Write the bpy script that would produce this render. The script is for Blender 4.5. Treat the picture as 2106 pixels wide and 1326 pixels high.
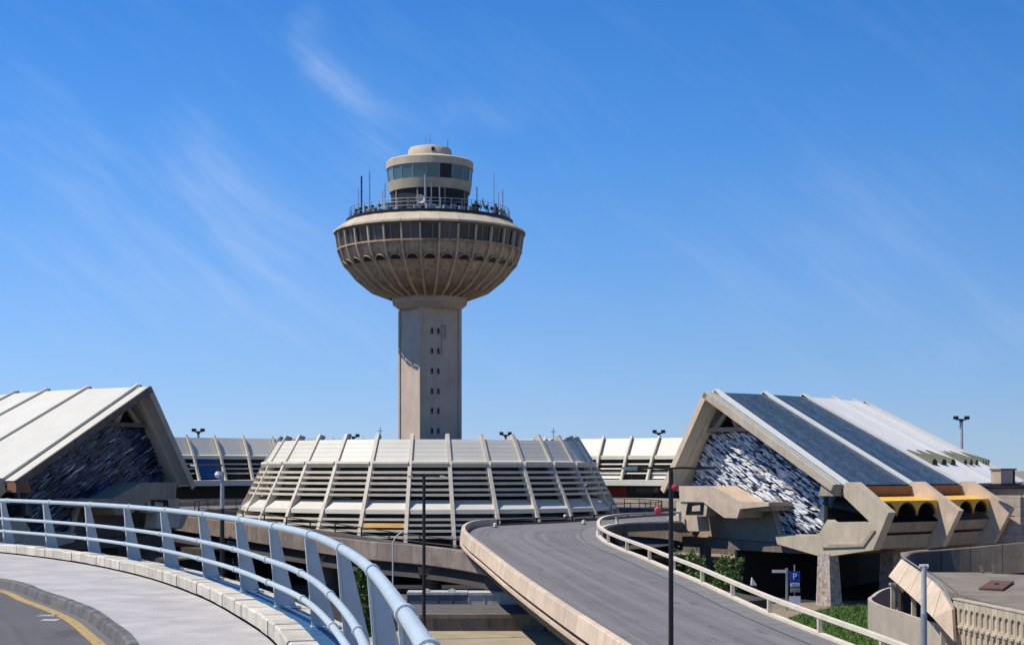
import bpy, bmesh, math, random
from mathutils import Matrix, Vector
from math import radians, sin, cos, tan, pi, atan2, hypot
random.seed(7)
S = bpy.context.scene
C = S.collection
for o in list(bpy.data.objects): bpy.data.objects.remove(o)

# ------------------------------------------------------------------ camera, sky, sun, exposure
F = 3300.0            # focal length in photograph pixels (photo is 2106 wide)
HZ = 965.0            # row of the horizon in the photograph
EYE = 9.1             # eye height over the ground
cam = bpy.data.objects.new('camera', bpy.data.cameras.new('camera')); C.objects.link(cam)
cam.location = (0, 0, EYE); cam.rotation_euler = (radians(90), 0, 0)
cam.data.sensor_width = 36; cam.data.lens = 36*F/2106
cam.data.shift_y = (HZ-663)/2106; cam.data.clip_start = .1; cam.data.clip_end = 20000
S.camera = cam
SUN_EL, SUN_AZ = 57.0, 78.0      # degrees up; degrees left of the direction back to the camera
sx, sy = -sin(radians(SUN_AZ)), -cos(radians(SUN_AZ))
SD = Vector((sx*cos(radians(SUN_EL)), sy*cos(radians(SUN_EL)), sin(radians(SUN_EL))))
sun = bpy.data.objects.new('sun', bpy.data.lights.new('sun', 'SUN')); C.objects.link(sun)
sun.data.energy = 5.0; sun.data.angle = radians(.5); sun.data.color = (1, .93, .81)
sun.rotation_euler = SD.to_track_quat('Z', 'Y').to_euler(); sun.location = (0, 0, 60)
W = bpy.data.worlds.new('World'); S.world = W; W.use_nodes = True
S.view_settings.view_transform = 'Standard'; S.view_settings.look = 'None'
S.view_settings.exposure = 0.12; S.view_settings.gamma = 1; S.view_settings.use_curve_mapping = False

def world_sky():
    nt = W.node_tree; N = nt.nodes; L = nt.links; N.clear()
    def n(t, **k):
        a = N.new(t)
        for q, v in k.items(): setattr(a, q, v)
        return a
    def m(op, a, b=None, c=None):
        x = n('ShaderNodeMath', operation=op)
        for i, v in enumerate((a, b, c)):
            if v is None: continue
            if isinstance(v, (int, float)): x.inputs[i].default_value = v
            else: L.new(v, x.inputs[i])
        return x.outputs[0]
    sky = n('ShaderNodeTexSky', sky_type='NISHITA'); sky.sun_disc = False
    sky.sun_elevation = radians(SUN_EL); sky.sun_rotation = atan2(sx, sy) % (2*pi)
    sky.altitude = 900; sky.air_density = 1.1; sky.dust_density = .25; sky.ozone_density = 4.0
    tc = n('ShaderNodeTexCoord'); sep = n('ShaderNodeSeparateXYZ'); L.new(tc.outputs['Generated'], sep.inputs[0])
    X, Y, Z = sep.outputs
    Yc = m('MAXIMUM', Y, .15)
    u = m('DIVIDE', X, Yc); v = m('DIVIDE', Z, Yc)
    warp = n('ShaderNodeTexNoise'); warp.inputs['Scale'].default_value = 9; warp.inputs['Detail'].default_value = 5
    L.new(tc.outputs['Generated'], warp.inputs['Vector'])
    w = m('MULTIPLY', m('SUBTRACT', warp.outputs['Fac'], .5), .05)
    u2 = m('ADD', u, w)
    # streaky fibres, drawn out along the wind
    comb = n('ShaderNodeCombineXYZ')
    L.new(m('ADD', m('MULTIPLY', u2, 7.5), m('MULTIPLY', v, 9.6)), comb.inputs[0])
    L.new(m('SUBTRACT', m('MULTIPLY', u2, 1.5), m('MULTIPLY', v, 1.2)), comb.inputs[1])
    fib = n('ShaderNodeTexNoise'); fib.inputs['Scale'].default_value = 2.6; fib.inputs['Detail'].default_value = 9; fib.inputs['Roughness'].default_value = .62
    L.new(comb.outputs[0], fib.inputs['Vector'])
    fibre = n('ShaderNodeMapRange'); L.new(fib.outputs['Fac'], fibre.inputs[0]); fibre.inputs[1].default_value = .38; fibre.inputs[2].default_value = .68
    total = None
    # wisps of cirrus: (u0,v0)-(u1,v1), half width, strength
    def band(x0, y0, x1, y1, wd, st):
        nonlocal total
        a = ((x0-1053)/F, (HZ-y0)/F); b = ((x1-1053)/F, (HZ-y1)/F)
        dx, dy = b[0]-a[0], b[1]-a[1]; l = hypot(dx, dy); dx /= l; dy /= l
        pu = m('SUBTRACT', u2, a[0]); pv = m('SUBTRACT', v, a[1])
        al = m('ADD', m('MULTIPLY', pu, dx), m('MULTIPLY', pv, dy))
        ac = m('SUBTRACT', m('MULTIPLY', pu, dy), m('MULTIPLY', pv, dx))
        t = m('DIVIDE', al, l)
        ta = m('SUBTRACT', 1, m('ABSOLUTE', m('SUBTRACT', m('MULTIPLY', t, 2), 1)))
        ta = n('ShaderNodeMapRange', interpolation_type='SMOOTHSTEP') if False else ta
        ta = m('MAXIMUM', m('MINIMUM', m('MULTIPLY', ta, 1.8), 1), 0)
        wd = wd/F
        g = m('DIVIDE', ac, wd); g = m('EXPONENT', m('MULTIPLY', m('MULTIPLY', g, g), -1))
        r = m('MULTIPLY', m('MULTIPLY', g, ta), st)
        total = r if total is None else m('ADD', total, r)
    band(600, 10, 700, 180, 30, .26); band(660, 110, 830, 340, 34, .28); band(640, 120, 900, 380, 70, .16)
    band(-60, 170, 260, 420, 70, .21); band(280, 220, 640, 540, 75, .22)
    band(100, 300, 900, 720, 130, .18); band(1300, 620, 2150, 330, 130, .10)
    band(1500, 560, 2200, 620, 90, .08); band(-100, 520, 700, 640, 120, .2)
    band(1900, 720, 2200, 660, 40, .16); band(850, 210, 1100, 260, 30, .14)
    cov = m('MULTIPLY', total, m('ADD', m('MULTIPLY', fibre.outputs[0], 1.15), .12))
    g2 = n('ShaderNodeMapRange'); L.new(fib.outputs['Fac'], g2.inputs[0]); g2.inputs[1].default_value = .5; g2.inputs[2].default_value = .9; g2.inputs[4].default_value = .09
    cov = m('MINIMUM', m('ADD', cov, g2.outputs[0]), .85)
    hs = n('ShaderNodeHueSaturation'); hs.inputs['Saturation'].default_value = 1.18; hs.inputs['Value'].default_value = 1.0
    L.new(sky.outputs[0], hs.inputs['Color'])
    tint = n('ShaderNodeMix', data_type='RGBA', blend_type='MULTIPLY'); tint.inputs[0].default_value = 1
    L.new(hs.outputs[0], tint.inputs[6]); tint.inputs[7].default_value = (.80, .98, 1.12, 1)
    ramp = n('ShaderNodeValToRGB'); L.new(m('MAXIMUM', Z, 0), ramp.inputs[0]); cr = ramp.color_ramp
    stops = ((0, (.40, .56, .79)), (.05, (.27, .48, .83)), (.12, (.16, .385, .83)), (.20, (.082, .295, .78)), (.29, (.042, .215, .66)), (1, (.012, .085, .36)))
    while len(cr.elements) < len(stops): cr.elements.new(.5)
    for e, (q, c) in zip(cr.elements, stops): e.position = q; e.color = (*c, 1)
    side = m('ADD', 1, m('MULTIPLY', X, -.42))          # brighter towards the sun's side
    gr = n('ShaderNodeMix', data_type='RGBA', blend_type='MULTIPLY'); gr.inputs[0].default_value = 1; L.new(ramp.outputs[0], gr.inputs[6]); L.new(m('MULTIPLY', side, 1/SKY_STRENGTH), gr.inputs[7])
    blend = n('ShaderNodeMix', data_type='RGBA'); blend.inputs[0].default_value = .85; L.new(tint.outputs[2], blend.inputs[6]); L.new(gr.outputs[2], blend.inputs[7])
    mix = n('ShaderNodeMix', data_type='RGBA'); L.new(cov, mix.inputs[0]); L.new(blend.outputs[2], mix.inputs[6])
    mix.inputs[7].default_value = (5.6, 7.2, 10.2, 1)
    bg = n('ShaderNodeBackground'); bg.inputs[1].default_value = SKY_STRENGTH
    L.new(mix.outputs[2], bg.inputs[0]); out = n('ShaderNodeOutputWorld'); L.new(bg.outputs[0], out.inputs[0])
SKY_STRENGTH = .085
world_sky()

# ------------------------------------------------------------------ frames
TH = math.atan2(169, F)                       # the tower stands a little left of the view axis
D = 150.0                                     # distance to the tower
T0 = Vector((-D*sin(TH), D*cos(TH), EYE))
def RM(phi=0, s=0):                           # frame of a radial plane: x tangential, y = -radius, z from eye level
    return Matrix.Translation(T0) @ Matrix.Rotation(TH+radians(phi), 4, 'Z') @ Matrix.Translation((s, 0, 0))
def WR(x, y, z): return Vector((x*cos(TH)-y*sin(TH), x*sin(TH)+y*cos(TH), EYE+z))
def PX(px, py, Y): return Vector(((px-1053)/F*Y, Y, EYE+(HZ-py)/F*Y))
def plane_rz(px, py, phi, s=0):               # where a sight line meets a radial plane: (radius, height)
    M = RM(phi, s); A = M @ Vector((0, 0, 0)); B = (M.to_3x3() @ Vector((0, -1, 0)))
    u = (px-1053)/F; r = (u*A.y-A.x)/(B.x-u*B.y); y = A.y+r*B.y
    return (r, (HZ-py)/F*y)

# ------------------------------------------------------------------ materials
MATS = {}
def mat(name, col, rough=.75, var=.15, scale=1.5, bump=.1, metal=0, streak=0, streakcol=None, col2=None, spec=.4, bscale=None, coord='Object'):
    if name in MATS: return MATS[name]
    m = bpy.data.materials.new(name); m.use_nodes = True; nt = m.node_tree; N = nt.nodes; L = nt.links
    b = N['Principled BSDF']; b.inputs['Roughness'].default_value = rough; b.inputs['Metallic'].default_value = metal
    b.inputs['Specular IOR Level'].default_value = spec
    tc = N.new('ShaderNodeTexCoord')
    geo = N.new('ShaderNodeNewGeometry')
    vec = geo.outputs['Position']
    n1 = N.new('ShaderNodeTexNoise'); n1.inputs['Scale'].default_value = scale; n1.inputs['Detail'].default_value = 8; n1.inputs['Roughness'].default_value = .65
    L.new(vec, n1.inputs['Vector'])
    mr = N.new('ShaderNodeMapRange'); L.new(n1.outputs['Fac'], mr.inputs[0]); mr.inputs[1].default_value = .25; mr.inputs[2].default_value = .75
    mix = N.new('ShaderNodeMix'); mix.data_type = 'RGBA'; L.new(mr.outputs[0], mix.inputs[0])
    c2 = col2 or tuple(c*(1-var*1.6) for c in col)
    mix.inputs[6].default_value = (*c2, 1); mix.inputs[7].default_value = (*[min(1, c*(1+var*.5)) for c in col], 1)
    outc = mix.outputs[2]
    if streak:
        mp = N.new('ShaderNodeMapping'); mp.inputs['Scale'].default_value = (2.3, 2.3, .16); L.new(vec, mp.inputs[0])
        n2 = N.new('ShaderNodeTexNoise'); n2.inputs['Scale'].default_value = 1.6; n2.inputs['Detail'].default_value = 6; L.new(mp.outputs[0], n2.inputs['Vector'])
        r2 = N.new('ShaderNodeMapRange'); L.new(n2.outputs['Fac'], r2.inputs[0]); r2.inputs[1].default_value = .48; r2.inputs[2].default_value = .78; r2.inputs[4].default_value = streak
        m2 = N.new('ShaderNodeMix'); m2.data_type = 'RGBA'; L.new(r2.outputs[0], m2.inputs[0]); L.new(outc, m2.inputs[6])
        m2.inputs[7].default_value = (*(streakcol or tuple(c*.35 for c in col)), 1); outc = m2.outputs[2]
    # each separately built piece differs a little
    oi = N.new('ShaderNodeObjectInfo'); r3 = N.new('ShaderNodeMapRange'); L.new(oi.outputs['Random'], r3.inputs[0]); r3.inputs[3].default_value = 1-var*.6; r3.inputs[4].default_value = 1+var*.3
    m3 = N.new('ShaderNodeMix'); m3.data_type = 'RGBA'; m3.blend_type = 'MULTIPLY'; m3.inputs[0].default_value = 1
    L.new(outc, m3.inputs[6]); L.new(r3.outputs[0], m3.inputs[7]); L.new(m3.outputs[2], b.inputs['Base Color'])
    if bump:
        n4 = N.new('ShaderNodeTexNoise'); n4.inputs['Scale'].default_value = bscale or scale*9; n4.inputs['Detail'].default_value = 6; L.new(vec, n4.inputs['Vector'])
        bp = N.new('ShaderNodeBump'); bp.inputs['Strength'].default_value = bump; bp.inputs['Distance'].default_value = .03
        L.new(n4.outputs['Fac'], bp.inputs['Height']); L.new(bp.outputs[0], b.inputs['Normal'])
    MATS[name] = m; return m
CONC = mat('concrete_tan', (.40, .33, .24), .85, .22, .6, .35, streak=.45, streakcol=(.16, .12, .09))
CONC2 = mat('concrete_pale', (.54, .46, .34), .85, .18, .8, .3, streak=.3, streakcol=(.25, .2, .15))
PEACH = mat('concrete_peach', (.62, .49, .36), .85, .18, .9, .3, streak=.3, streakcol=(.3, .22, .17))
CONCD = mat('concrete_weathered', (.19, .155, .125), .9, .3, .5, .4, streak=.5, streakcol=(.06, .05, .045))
TOWER = mat('tower_concrete', (.56, .43, .29), .85, .2, .5, .3, streak=.55, streakcol=(.15, .115, .09))
SHAFT = mat('shaft_concrete', (.50, .40, .31), .85, .14, .5, .25, streak=.3, streakcol=(.26, .2, .17))
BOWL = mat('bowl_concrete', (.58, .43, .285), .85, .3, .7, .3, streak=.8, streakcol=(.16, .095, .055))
WHITE = mat('white_metal', (.60, .575, .49), .5, .07, .5, .05, streak=.12, streakcol=(.5, .47, .42))
RIB = mat('rib_cream', (.64, .57, .45), .65, .12, 1, .1, streak=.25, streakcol=(.25, .21, .16))
SLAT = mat('slat_cream', (.66, .61, .50), .6, .12, 1, .1, streak=.15, streakcol=(.3, .27, .22))
RIBW = mat('rib_white', (.66, .66, .61), .45, .05, 1, 0)
SOLAR = mat('blue_roof', (.066, .10, .135), .42, .42, 2.2, .12, spec=.5)
DARK = mat('dark_interior', (.018, .018, .02), .6, .3, 1, 0)
GLASS = mat('dark_glass', (.012, .018, .022), .12, .3, .8, 0, spec=.7)
GLASSB = mat('cab_glass', (.05, .12, .13), .08, .3, .6, 0, spec=.8)
BLUEG = mat('blue_sheet', (.01, .09, .24), .5, .2, .8, 0)
ORANGE = mat('ochre_sheet', (.62, .36, .12), .7, .2, 1.5, .1)
YELLOW = mat('yellow_vault', (.82, .46, .06), .6, .15, 1.5, .1)
OCHRE = mat('ochre_dark', (.20, .11, .03), .8, .2, 1.5, .1)
BROWN = mat('brown_fascia', (.30, .145, .075), .7, .2, 1.2, .1, streak=.3)
RED = mat('red_panel', (.28, .03, .015), .6, .3, .6, 0)
REDS = mat('red_sign', (.5, .05, .07), .5, .1, 2, 0)
SOFFIT = mat('soffit_brown', (.20, .135, .075), .8, .2, 1, .1)
ASPH = mat('asphalt', (.165, .152, .148), .88, .16, .35, .3, bscale=30, streak=0)
ASPH2 = mat('asphalt_near', (.115, .108, .103), .85, .3, 1.2, .5, bscale=60)
PAVE = mat('pavement_concrete', (.43, .405, .385), .85, .2, 1.4, .4, bscale=40)
KERB = mat('kerb_concrete', (.15, .145, .14), .9, .35, 2.5, .5, bscale=20)
STONE = mat('kerbstone', (.60, .55, .46), .8, .25, 3, .5, bscale=25)
YPAINT = mat('yellow_paint', (.55, .38, .13), .7, .35, 9, .1)
WPAINT = mat('white_paint', (.5, .5, .5), .7, .4, 9, .1)
RAILB = mat('pale_blue_paint', (.46, .53, .55), .35, .1, 4, .05, spec=.5)
RAILW = mat('concrete_rail', (.66, .58, .46), .8, .15, 1.5, .2, streak=.2)
BLACK = mat('black_metal', (.012, .012, .014), .5, .2, 3, 0)
GREYM = mat('grey_metal', (.30, .33, .36), .5, .15, 2, 0, metal=.2)
LGREY = mat('light_grey_metal', (.5, .52, .53), .5, .15, 2, 0)
NAVY = mat('navy_glass', (.012, .02, .05), .3, .3, 1, 0, spec=.5)
SHW = mat('shard_white', (.74, .76, .78), .4, .1, 2, 0)
SHG = mat('shard_grey', (.30, .34, .38), .4, .25, 2, 0)
SHB = mat('shard_blue', (.04, .085, .17), .3, .35, 2, 0)
SHT = mat('shard_tan', (.55, .47, .36), .5, .2, 2, 0)
GROUND = mat('dry_ground', (.27, .225, .165), .95, .3, .12, .3, bscale=3)
SAND = mat('sandy_ground', (.36, .30, .20), .95, .2, .4, .3, bscale=5)
GRASS = mat('grass', (.07, .15, .02), .9, .4, .8, .6, bscale=14)
LEAF = mat('leaf', (.08, .16, .03), .6, .5, 3, 0)
LEAF2 = mat('leaf_light', (.19, .30, .07), .6, .4, 3, 0)
BARK = mat('bark', (.10, .075, .05), .9, .3, 4, .4)
UNDER = mat('concrete_shade', (.07, .06, .052), .9, .3, .7, .3)  # darker concrete, the shade under the ramps put into its colour
MASON = mat('masonry_tan', (.50, .42, .345), .9, .2, .9, .4, streak=.2)
SBLUE = mat('sign_blue', (.012, .05, .32), .5, .1, 2, 0)
SWHITE = mat('sign_white', (.6, .62, .66), .5, .1, 2, 0)

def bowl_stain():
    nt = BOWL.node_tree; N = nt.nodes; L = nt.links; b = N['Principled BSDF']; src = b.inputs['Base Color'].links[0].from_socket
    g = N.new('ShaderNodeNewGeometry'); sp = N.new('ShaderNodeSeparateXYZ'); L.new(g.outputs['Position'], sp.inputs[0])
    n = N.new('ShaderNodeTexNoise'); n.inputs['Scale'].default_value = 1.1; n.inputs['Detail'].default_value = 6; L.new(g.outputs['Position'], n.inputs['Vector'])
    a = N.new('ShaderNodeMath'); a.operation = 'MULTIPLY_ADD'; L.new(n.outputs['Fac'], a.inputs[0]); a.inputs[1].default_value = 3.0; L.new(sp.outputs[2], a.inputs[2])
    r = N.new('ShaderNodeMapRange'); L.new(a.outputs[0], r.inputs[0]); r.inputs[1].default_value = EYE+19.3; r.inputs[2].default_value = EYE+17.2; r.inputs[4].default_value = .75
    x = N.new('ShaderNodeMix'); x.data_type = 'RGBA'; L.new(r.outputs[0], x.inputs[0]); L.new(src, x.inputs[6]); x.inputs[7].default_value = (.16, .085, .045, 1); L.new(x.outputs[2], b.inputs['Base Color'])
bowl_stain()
# ------------------------------------------------------------------ mesh helpers
class MB:
    def __init__(s): s.v = []; s.f = []
    def add(s, vs, fs):
        b = len(s.v); s.v += [tuple(v) for v in vs]; s.f += [tuple(b+i for i in f) for f in fs]; return s
    def box(s, x0, x1, y0, y1, z0, z1, M=None):
        vs = [Vector((x, y, z)) for z in (z0, z1) for x, y in ((x0, y0), (x1, y0), (x1, y1), (x0, y1))]
        if M: vs = [M @ v for v in vs]
        return s.add(vs, [(3, 2, 1, 0), (4, 5, 6, 7), (0, 1, 5, 4), (1, 2, 6, 5), (2, 3, 7, 6), (3, 0, 4, 7)])
    def prism(s, a, b):                       # two matching rings of points
        n = len(a); s.add(list(a)+list(b), [tuple(range(n))[::-1], tuple(range(n, 2*n))]+[(i, (i+1) % n, n+(i+1) % n, n+i) for i in range(n)]); return s
    def rad(s, poly, s0, s1):                 # polygon in (radius, z), thick along the tangent
        return s.prism([(s0, -r, z) for r, z in poly], [(s1, -r, z) for r, z in poly])
    def tube(s, pts, r, n=8, caps=True):
        pts = [Vector(p) for p in pts]; rings = []
        for i, p in enumerate(pts):
            d = (pts[min(i+1, len(pts)-1)]-pts[max(i-1, 0)]).normalized()
            a = d.cross(Vector((0, 0, 1)));  a = Vector((1, 0, 0)) if a.length < 1e-4 else a.normalized(); c = a.cross(d)
            rr = r[i] if isinstance(r, (list, tuple)) else r
            rings.append([p+a*cos(2*pi*k/n)*rr+c*sin(2*pi*k/n)*rr for k in range(n)])
        vs = [q for g in rings for q in g]; fs = []
        for i in range(len(rings)-1):
            for k in range(n): fs.append((i*n+k, i*n+(k+1) % n, (i+1)*n+(k+1) % n, (i+1)*n+k))
        if caps: fs += [tuple(range(n))[::-1], tuple(range((len(rings)-1)*n, len(rings)*n))]
        return s.add(vs, fs)
    def lathe(s, prof, n=64, a0=0, a1=360, M=None, caps=False):
        full = abs(a1-a0) >= 360; m_ = n if full else n+1; vs = []
        for i in range(m_):
            a = radians(a0+(a1-a0)*i/n)
            for r, z in prof: vs.append(Vector((r*sin(a), -r*cos(a), z)))
        if M: vs = [M @ v for v in vs]
        k = len(prof); fs = []
        for i in range(n):
            j = (i+1) % m_
            for q in range(k-1): fs.append((i*k+q, j*k+q, j*k+q+1, i*k+q+1))
        if caps and not full: fs += [tuple(range(k)), tuple(range(n*k, n*k+k))[::-1]]
        return s.add(vs, fs)
    def sweep(s, path, prof, closed=True):    # profile (offset to the right of travel, height) along a path
        P = [Vector(p) for p in path]; k = len(prof); vs = []
        for i, p in enumerate(P):
            d = P[min(i+1, len(P)-1)]-P[max(i-1, 0)]; d.z = 0; d.normalize(); nn = Vector((d.y, -d.x, 0))
            for a, z in prof: vs.append(p+nn*a+Vector((0, 0, z)))
        fs = []
        for i in range(len(P)-1):
            for q in range(k if closed else k-1):
                fs.append((i*k+q, i*k+(q+1) % k, (i+1)*k+(q+1) % k, (i+1)*k+q))
        if closed: fs += [tuple(range(k)), tuple(range((len(P)-1)*k, len(P)*k))[::-1]]
        return s.add(vs, fs)
    def mesh(s, name, m, smooth=False):
        me = bpy.data.meshes.new(name); me.from_pydata(s.v, [], s.f)
        bm = bmesh.new(); bm.from_mesh(me); bmesh.ops.recalc_face_normals(bm, faces=bm.faces); bm.to_mesh(me); bm.free()
        me.materials.append(m)
        if smooth:
            me.polygons.foreach_set('use_smooth', [True]*len(me.polygons))
            try: me.set_sharp_from_angle(angle=radians(38))
            except Exception: pass
        me.update(); return me
def thing(name, label, cat, loc=(0, 0, 0), group=None):
    o = bpy.data.objects.new(name, None); C.objects.link(o); o.location = loc; o.empty_display_size = .5
    o['label'] = label; o['category'] = cat
    if group: o['group'] = group
    return o
def world_inv(o):
    M = Matrix.Translation(o.location) @ o.rotation_euler.to_matrix().to_4x4()
    if o.parent: M = o.parent['_m'] if False else (pm(o.parent) @ o.matrix_parent_inverse @ M)
    return M
def pm(o):
    B = o.matrix_basis.copy()
    return (pm(o.parent) @ o.matrix_parent_inverse @ B) if o.parent else B
def place(me, name, parent, M=None, label=None):
    """link a mesh whose data is in the frame M (world when None) as a part of parent"""
    o = bpy.data.objects.new(name, me); C.objects.link(o)
    if parent is not None:
        o.parent = parent; o.matrix_parent_inverse = pm(parent).inverted()
    o.matrix_basis = M if M is not None else Matrix()
    if label: o['label'] = label
    return o
def part(mb, name, m, parent, M=None, smooth=False, label=None): return place(mb.mesh(name, m, smooth), name, parent, M, label)
def solo(mb, name, m, label, cat, group=None, smooth=False):
    o = part(mb, name, m, None, smooth=smooth); o['label'] = label; o['category'] = cat
    if group: o['group'] = group
    return o
def struct(mb, name, m, parent=None, kind='structure', M=None, smooth=False):
    o = part(mb, name, m, parent, M, smooth)
    if parent is None: o['kind'] = kind
    return o
def cat_rom(P, step):                          # smooth curve through points, resampled evenly
    P = [Vector(p) for p in P]; P = [P[0]*2-P[1]]+P+[P[-1]*2-P[-2]]; out = []
    for i in range(1, len(P)-2):
        p0, p1, p2, p3 = P[i-1:i+3]
        for k in range(24):
            t = k/24; out.append(.5*((2*p1)+(p2-p0)*t+(2*p0-5*p1+4*p2-p3)*t*t+(3*p1-p0-3*p2+p3)*t**3))
    out.append(P[-2]); res = [out[0]]; acc = 0
    L = [0]
    for a, b in zip(out, out[1:]): L.append(L[-1]+(b-a).length)
    n = max(2, round(L[-1]/step)); j = 0; res = []
    for i in range(n+1):
        d = L[-1]*i/n
        while j < len(L)-2 and L[j+1] < d: j += 1
        t = (d-L[j])/max(1e-9, L[j+1]-L[j]); res.append(out[j].lerp(out[j+1], min(1, max(0, t))))
    return res
def off(path, a, dz=0):
    P = path; out = []
    for i, p in enumerate(P):
        d = P[min(i+1, len(P)-1)]-P[max(i-1, 0)]; d.z = 0; d.normalize()
        out.append(p+Vector((d.y, -d.x, 0))*a+Vector((0, 0, dz)))
    return out
def sub(path, a, b, n=2):                      # piece of a path between arc lengths
    L = [0]
    for p, q in zip(path, path[1:]): L.append(L[-1]+(q-p).length)
    def at(d):
        d = max(0, min(L[-1], d)); j = 0
        while j < len(L)-2 and L[j+1] < d: j += 1
        return path[j].lerp(path[j+1], (d-L[j])/max(1e-9, L[j+1]-L[j]))
    return [at(a+(b-a)*i/n) for i in range(n+1)]
def plen(path): return sum((q-p).length for p, q in zip(path, path[1:]))
def ribbon(A, B, th):                          # slab between two edges of equal sampling
    mb = MB(); n = len(A); dn = Vector((0, 0, -th)); vs = []
    for a, b in zip(A, B): vs += [a, b, b+dn, a+dn]
    fs = [(i*4+q, i*4+(q+1) % 4, i*4+4+(q+1) % 4, i*4+4+q) for i in range(n-1) for q in range(4)]+[(0, 1, 2, 3), (4*n-1, 4*n-2, 4*n-3, 4*n-4)]
    return mb.add(vs, fs)
def lane_material(name, col):
    m = mat(name, col, .88, .14, .35, .3, bscale=30); nt = m.node_tree; N = nt.nodes; L = nt.links
    uv = N.new('ShaderNodeUVMap'); b = N['Principled BSDF']; src = b.inputs['Base Color'].links[0].from_socket
    def streak(sx, sy, lo, hi, fac, c):
        nonlocal src
        mp = N.new('ShaderNodeMapping'); mp.inputs['Scale'].default_value = (sx, sy, 1); L.new(uv.outputs[0], mp.inputs[0])
        n = N.new('ShaderNodeTexNoise'); n.inputs['Scale'].default_value = 1; n.inputs['Detail'].default_value = 5; n.inputs['Roughness'].default_value = .6; L.new(mp.outputs[0], n.inputs['Vector'])
        r = N.new('ShaderNodeMapRange'); L.new(n.outputs['Fac'], r.inputs[0]); r.inputs[1].default_value = lo; r.inputs[2].default_value = hi; r.inputs[4].default_value = fac
        x = N.new('ShaderNodeMix'); x.data_type = 'RGBA'; L.new(r.outputs[0], x.inputs[0]); L.new(src, x.inputs[6]); x.inputs[7].default_value = (*c, 1); src = x.outputs[2]
    streak(1.3, .012, .42, .62, .55, tuple(c*1.5 for c in col))
    streak(4.5, .05, .5, .7, .5, tuple(c*.6 for c in col))
    streak(1.1, .35, .6, .66, .6, tuple(c*.5 for c in col))
    L.new(src, b.inputs['Base Color']); return m
def road_mesh(A, B, th, m, name):
    mb = MB(); n = len(A); k = 6; vs = []; uvs = []; d = 0
    for i, (a, b) in enumerate(zip(A, B)):
        if i: d += ((a+b)/2-(A[i-1]+B[i-1])/2).length
        for q in range(k+1): vs.append(a.lerp(b, q/k)); uvs.append(((b-a).length*q/k, d))
    fs = [(i*(k+1)+q, i*(k+1)+q+1, (i+1)*(k+1)+q+1, (i+1)*(k+1)+q) for i in range(n-1) for q in range(k)]
    top = MB().add(vs, fs); me = top.mesh(name, m); uvl = me.uv_layers.new(name='UVMap')
    for lp in me.loops: uvl.data[lp.index].uv = uvs[lp.vertex_index]
    o = place(me, name, None); o['kind'] = 'structure'; return o
def text_mesh(body, size, ext, m):
    cu = bpy.data.curves.new('t', 'FONT'); cu.body = body; cu.size = size; cu.extrude = ext; cu.align_x = 'CENTER'; cu.align_y = 'CENTER'
    o = bpy.data.objects.new('t', cu); C.objects.link(o)
    me = bpy.data.meshes.new_from_object(o.evaluated_get(bpy.context.evaluated_depsgraph_get())); bpy.data.objects.remove(o)
    me.materials.clear(); me.materials.append(m); return me

# ------------------------------------------------------------------ ground
g = MB(); g.add([(-6000, -600, 0), (6000, -600, 0), (6000, 9000, 0), (-6000, 9000, 0)], [(0, 1, 2, 3)]); struct(g, 'ground', GROUND)
g = MB(); pts = [(-16, 60), (-2, 60), (3.2, 80), (1.6, 90.2), (-.5, 90.6), (-16, 91)]
g.add([(x, y, .006) for x, y in pts], [tuple(range(6))]); struct(g, 'sandy_ground', SAND)

g = MB(); g.add([(-60, 93, .004), (9, 91.5, .004), (15.2, 98, .004), (16, 108, .004), (60, 128, .004), (40, 165, .004), (-60, 165, .004)], [tuple(range(7))]); struct(g, 'shade_patch', mat('shade_asphalt', (.03, .028, .027), .9, .3, .4, .2))  # dark patch, shade below ramps and decks put into the ground colour
# lawn beside the right ramp
def lawn():
    pts = [PX(1640, 1326, 83), PX(1600, 1262, 95), PX(1650, 1248, 101), PX(1715, 1240, 106), PX(1790, 1238, 108), PX(1786, 1300, 90), PX(1900, 1326, 80), PX(1760, 1326, 70), PX(1600, 1326, 66)]
    pts = [Vector((p.x, p.y, .03)) for p in pts]
    mb = MB(); mb.add(pts, [tuple(range(len(pts)))]); struct(mb, 'lawn', GRASS)
    bl = MB(); rnd = random.Random(3); xs = [p.x for p in pts]; ys = [p.y for p in pts]
    def inside(x, y):
        c = False
        for i in range(len(pts)):
            a, b = pts[i], pts[i-1]
            if (a.y > y) != (b.y > y) and x < (b.x-a.x)*(y-a.y)/(b.y-a.y)+a.x: c = not c
        return c
    k = 0
    while k < 9000:
        x, y = rnd.uniform(min(xs), max(xs)), rnd.uniform(min(ys), max(ys))
        if not inside(x, y): continue
        k += 1; a = rnd.uniform(0, pi); h = rnd.uniform(.06, .2); w = .04; dx, dy = cos(a)*w, sin(a)*w
        bl.add([(x-dx, y-dy, .03), (x+dx, y+dy, .03), (x+rnd.uniform(-.08, .08), y+rnd.uniform(-.08, .08), .03+h)], [(0, 1, 2)])
    o = part(bl, 'grass', mat('grass_blades', (.10, .19, .03), .8, .9, 1.2, 0), None); o['kind'] = 'stuff'
lawn()

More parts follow.
